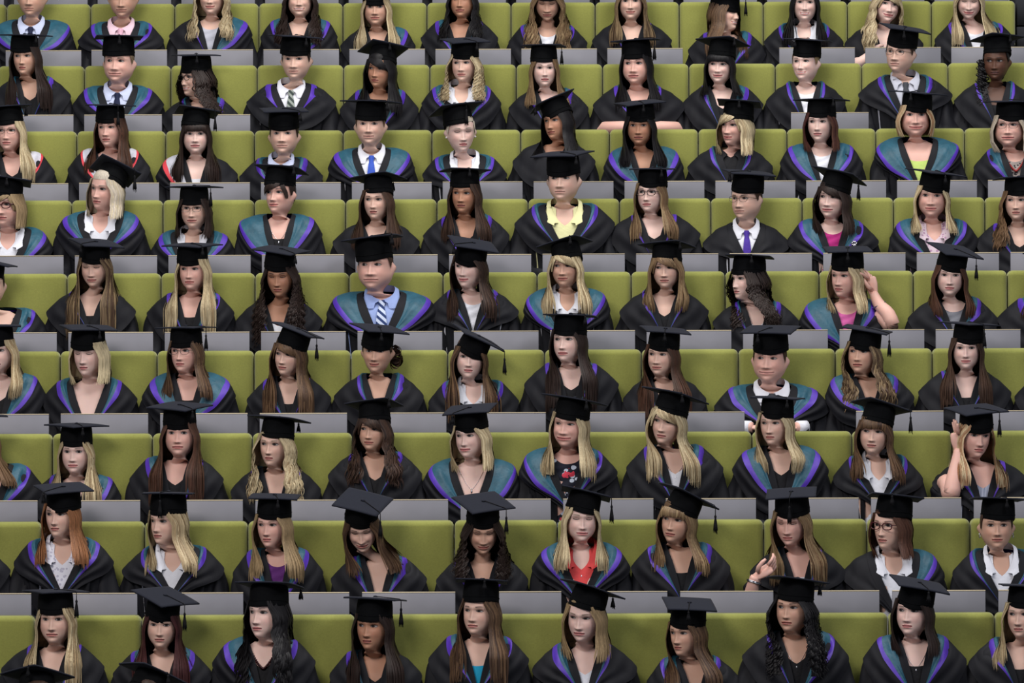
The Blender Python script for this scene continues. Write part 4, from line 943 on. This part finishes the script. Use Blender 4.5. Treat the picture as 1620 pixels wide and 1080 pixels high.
    if 'arm8' in fl:
        A = [(-.19, -.02, -.09), (-.23, -.05, -.24), org_l(1186, 960, -.14), org_l(1190, 930, -.20), org_l(1196, 912, -.22)]
        bd.tube(crow(np.array(A), np.linspace(0, 4, 16)), crow(np.array([[.05], [.045], [.040], [.032], [.026]]), np.linspace(0, 4, 16))[:, 0], 14, col=sk)
        make_hand(bd, A[-1], (.8, -.15, .5), (-.3, -.6, .6), .6, col=sk); short = (-1,)
        g = MB()
        for dz in (0, .006): g.tube([org_l(1193, 921, -.21) + (0, 0, dz) + .034 * np.array([math.cos(a), math.sin(a), -.3 * math.cos(a)]) for a in np.linspace(0, 6.283, 25)], .0032, 6, cap=False)
        g.build('bracelet', M['metal'], root)
    if 'a' in fl:
        A = [(-.19, -.04, -.12), (-.22, -.10, -.24), (-.16, -.20, -.20), (-.10, -.19, -.155)]
        bd.tube(crow(np.array(A), np.linspace(0, 3, 12)), [.05] * 4 + [.042] * 4 + [.03, .028, .027, .026], 12, col=sk)
        make_hand(bd, A[-1], (1, .12, .1), (0, .1, 1), .25, col=sk, k=1.05); short = (-1,)
    if 'cuffs' in fl:
        g = MB(); sl = MB()
        for s_, (wx_, wy_) in ((-1, (1191, 676)), (1, (1258, 676))):
            el = np.array([s_ * .235, -.08, -.33]); wr = org_l(wx_, wy_, -.26)
            sl.tube([(s_ * .225, -.02, -.16), el, el * .4 + wr * .6, wr + (s_ * .035, .02, 0)], [.062, .066, .056, .046], 14)
            g.tube([wr + (s_ * .06, .03, 0), wr + (s_ * .012, .004, 0)], [.037, .036], 14)
            bd.tube([wr + (s_ * .04, .01, 0), wr], [.028, .028], 12, col=sk)
            make_hand(bd, wr, (-s_ * .9, -.2, -.05), (0, -.2, 1), .35, col=sk, k=1.1)
        sl.build('jacket_sleeve', M['gown'], root); g.build('shirt_cuff', cloth('white'), root)
    body = bd.build('body', M['skin'], root)
    tl, tr, vd, opn = p['hood']; tl, tr, vd, opn = tl / 100, tr / 100, vd / 100, opn / 100
    scheme = 'W' if 'W' in fl else 'T'
    make_gown(root, sc3, rnd, max(opn, .004), vd * 100 * .32, short)
    make_hood(root, sc3, rnd, tl, tr, vd, scheme, (.022 if 'wide' in fl or 'q' == p['top'][0] else (.034 if p['top'][0] == 'c' else (.018 if male else 0))), opn)
    tp = p['top']; make_top(root, sc3, tp[0], tp[1], rnd)
    if len(tp) > 2: make_tie(root, sc3, tp[2])
    # hair
    make_hair(root, hc, p['fr'], R, O, k, rnd, opening=(80 if male else None))
    if 'tail' in fl:
        b = MB(); rr = np.random.RandomState(5); m = 34; n = 60; t = np.linspace(0, 1, n)[None]; ph = rr.rand(m, 1) * 6.28
        x = -.075 - .02 * t + .014 * np.cos(t * 38 + ph) + .014 * rr.randn(m, 1); y = -.02 - .08 * t + .012 * np.sin(t * 38 + ph) + .01 * rr.randn(m, 1); z = O[2] + .12 - .26 * t * (.8 + .3 * rr.rand(m, 1))
        lockmesh(b, np.stack([x, np.minimum(y, lut(YF0, x, z) - .02), z], -1), np.full(m, .005), .003, np.tile(srgb(HAIR['x']), (m, 1)), np.array([0, 0, 0])); b.build('ponytail', M['hair'], root)
    # cap
    cp = p['cap'] or [ex - 42, ey - 46, ex + 42, ey - 46, 1]
    xl, yl, xr, yr, h = cp[:5]; s = Y / FPX; rl = math.degrees(math.atan2(yr - yl, xr - xl)) 
    wpx = math.hypot(xr - xl, yr - yl); q = min(max(wpx * s / (.24 * k ** .5), 1.0), 1.4141); kb = wpx * s / (.24 * q)
    yb = 45 - math.degrees(math.acos(q / 1.41422))
    if rnd.random() < .5: yb = 90 - yb
    elev = math.degrees(math.atan(((yl + yr) / 2 - 540) / FPX)); pt = math.degrees(math.asin(max(-.9, min(.9, h / wpx)))) - elev
    Rw = np.array(Matrix.Rotation(math.radians(rl), 3, 'Y') @ Matrix.Rotation(math.radians(pt), 3, 'X') @ Matrix.Rotation(math.radians(yaw * .8), 3, 'Z'))
    kc = k * (1.0 if not male else 1.02); ax = np.array([0, .004, .149]) * k
    pos = O + R @ (ax + np.array([0, min(.026, .0011 * max(0, pit - pt - 12)), min(.008, .0003 * max(0, pit - pt - 12))]))
    if p['cap']:
        Bc = np.array(to_world((xl + xr) / 2, (yl + yr) / 2, Y)) - org; want = Bc - Rw @ np.array([0, 0, .094 * kc]); dlt = want - pos; dlt[1] = 0
        nrm = np.linalg.norm(dlt); lim = .012 if dlt[2] > -.03 else .020; p['dz'] = dlt[2]; p['dx'] = dlt[0]; dlt = dlt * (min(nrm, lim) / max(nrm, 1e-6)); pos = pos + dlt * (.85, 1, .85)
        p['capres'] = nrm
    make_cap(root, Rw, pos, kc, yb - yaw * .8, (cp[5] - yaw * .8) if len(cp) > 5 else None, rnd)
    # small things worn
    for key in 'gGo':
        if key in fl: spectacles(root, R, O, k, key)
    def bead(pts, r, name, m):
        b = MB()
        for q_ in pts: b.tube([q_ - (0, 0, r), q_ - (0, 0, r * .5), q_ + (0, 0, r * .5), q_ + (0, 0, r)], [r * .3, r, r, r * .3], 8)
        b.build(name, m, root)
    if 'pe' in fl: bead([O + R @ (np.array([s_ * .080, .0, .078]) * k) for s_ in (1, -1)], .006, 'earring', M['pearl'])
    if 'hoop' in fl:
        b = MB()
        for s_ in (1, -1):
            c = O + R @ (np.array([s_ * .080, .0, .066]) * k); b.tube([c + .013 * np.array([.3 * math.cos(a), math.cos(a), math.sin(a)]) for a in np.linspace(0, 6.283, 21)], .0018, 6, cap=False)
        b.build('earring', M['metal'], root)
    def arcpts(n, dep, xw=.07):
        out = []
        for u in np.linspace(-1, 1, n):
            x = u * xw; z = .0 - dep * (1 - abs(u) ** 1.4); hit = BVB.ray_cast(Vector((x / sc3[0], -1, z)), Vector((0, 1, 0)))
            if hit[0] is None: hit = (Vector((0, -.05, 0)),)
            out.append(np.array([x, hit[0].y * sc3[1] - .004, z]))
        return out
    if 'ch' in fl:
        b = MB(); q_ = arcpts(21, .11); b.tube(q_, .0010, 5); b.tube([q_[10] - (0, .002, .0), q_[10] - (0, .004, .012), q_[10] - (0, .004, .024)], [.002, .0055, .002], 8); b.build('necklace', M['metal'], root)
    if 'rb' in fl or 'bd' in fl: bead([q_ - (0, .012, 0) for q_ in arcpts(26, .10)], .006, 'bead_necklace', mat('red_beads', (150, 40, 36), .3) if 'rb' in fl else mat('dark_red_beads', (52, 14, 20), .25))
    if p['tag'].startswith('woman in magenta'):
        b = MB(); c = np.array([.115, -.155, -.10])
        for a in np.linspace(0, 6.283, 8)[:-1]: b.tube([c, c + .013 * np.array([math.cos(a), -.2, math.sin(a)]), c + .018 * np.array([math.cos(a + .5), -.1, math.sin(a + .5)])], [.002, .006, .002], 6)
        b.build('brooch', M['metal'], root)
    # words
    if i == 0: lab = 'person in black gown seated above the top edge, only the lap showing'; grp = 'people seated above the top edge'
    else:
        lab = p['tag'] + ', %s from left, %s row' % (ORD[p['n'] + 1], {1: 'top', 10: 'lowest'}.get(i, ORD[i])); grp = 'graduates seated in rows'
    tagit(root, lab, 'person', grp, 'thing')
BVB = BVHTree.FromPolygons([tuple(v) for v in S(_P, _T, 0).reshape(-1, 3)], [tuple(f) for f in gridF(60, 96, True)])
_mh = make_hair
def make_hair(root, hc, *a, **k): return _mh(root, hc, *a, **k)
for p in PEOPLE:
    build_person(p)
DESC = {}
for p in PEOPLE:
    i = p['row']
    if i == 0: continue
    k_ = 0; best = None
    for j in range(-6, 9):
        px = 810 + (SEAM[i] + (j + .5) * PITCH_W) * FPX / ROWD(i)
        if px < -90 or px > 1710 or (i <= 1 and j > 7): continue
        if best is None or abs(px - p['b'][0]) < best[0]: best = (abs(px - p['b'][0]), k_)
        k_ += 1
    DESC.setdefault((i, best[1]), p['tag'])
place_seats(DESC)
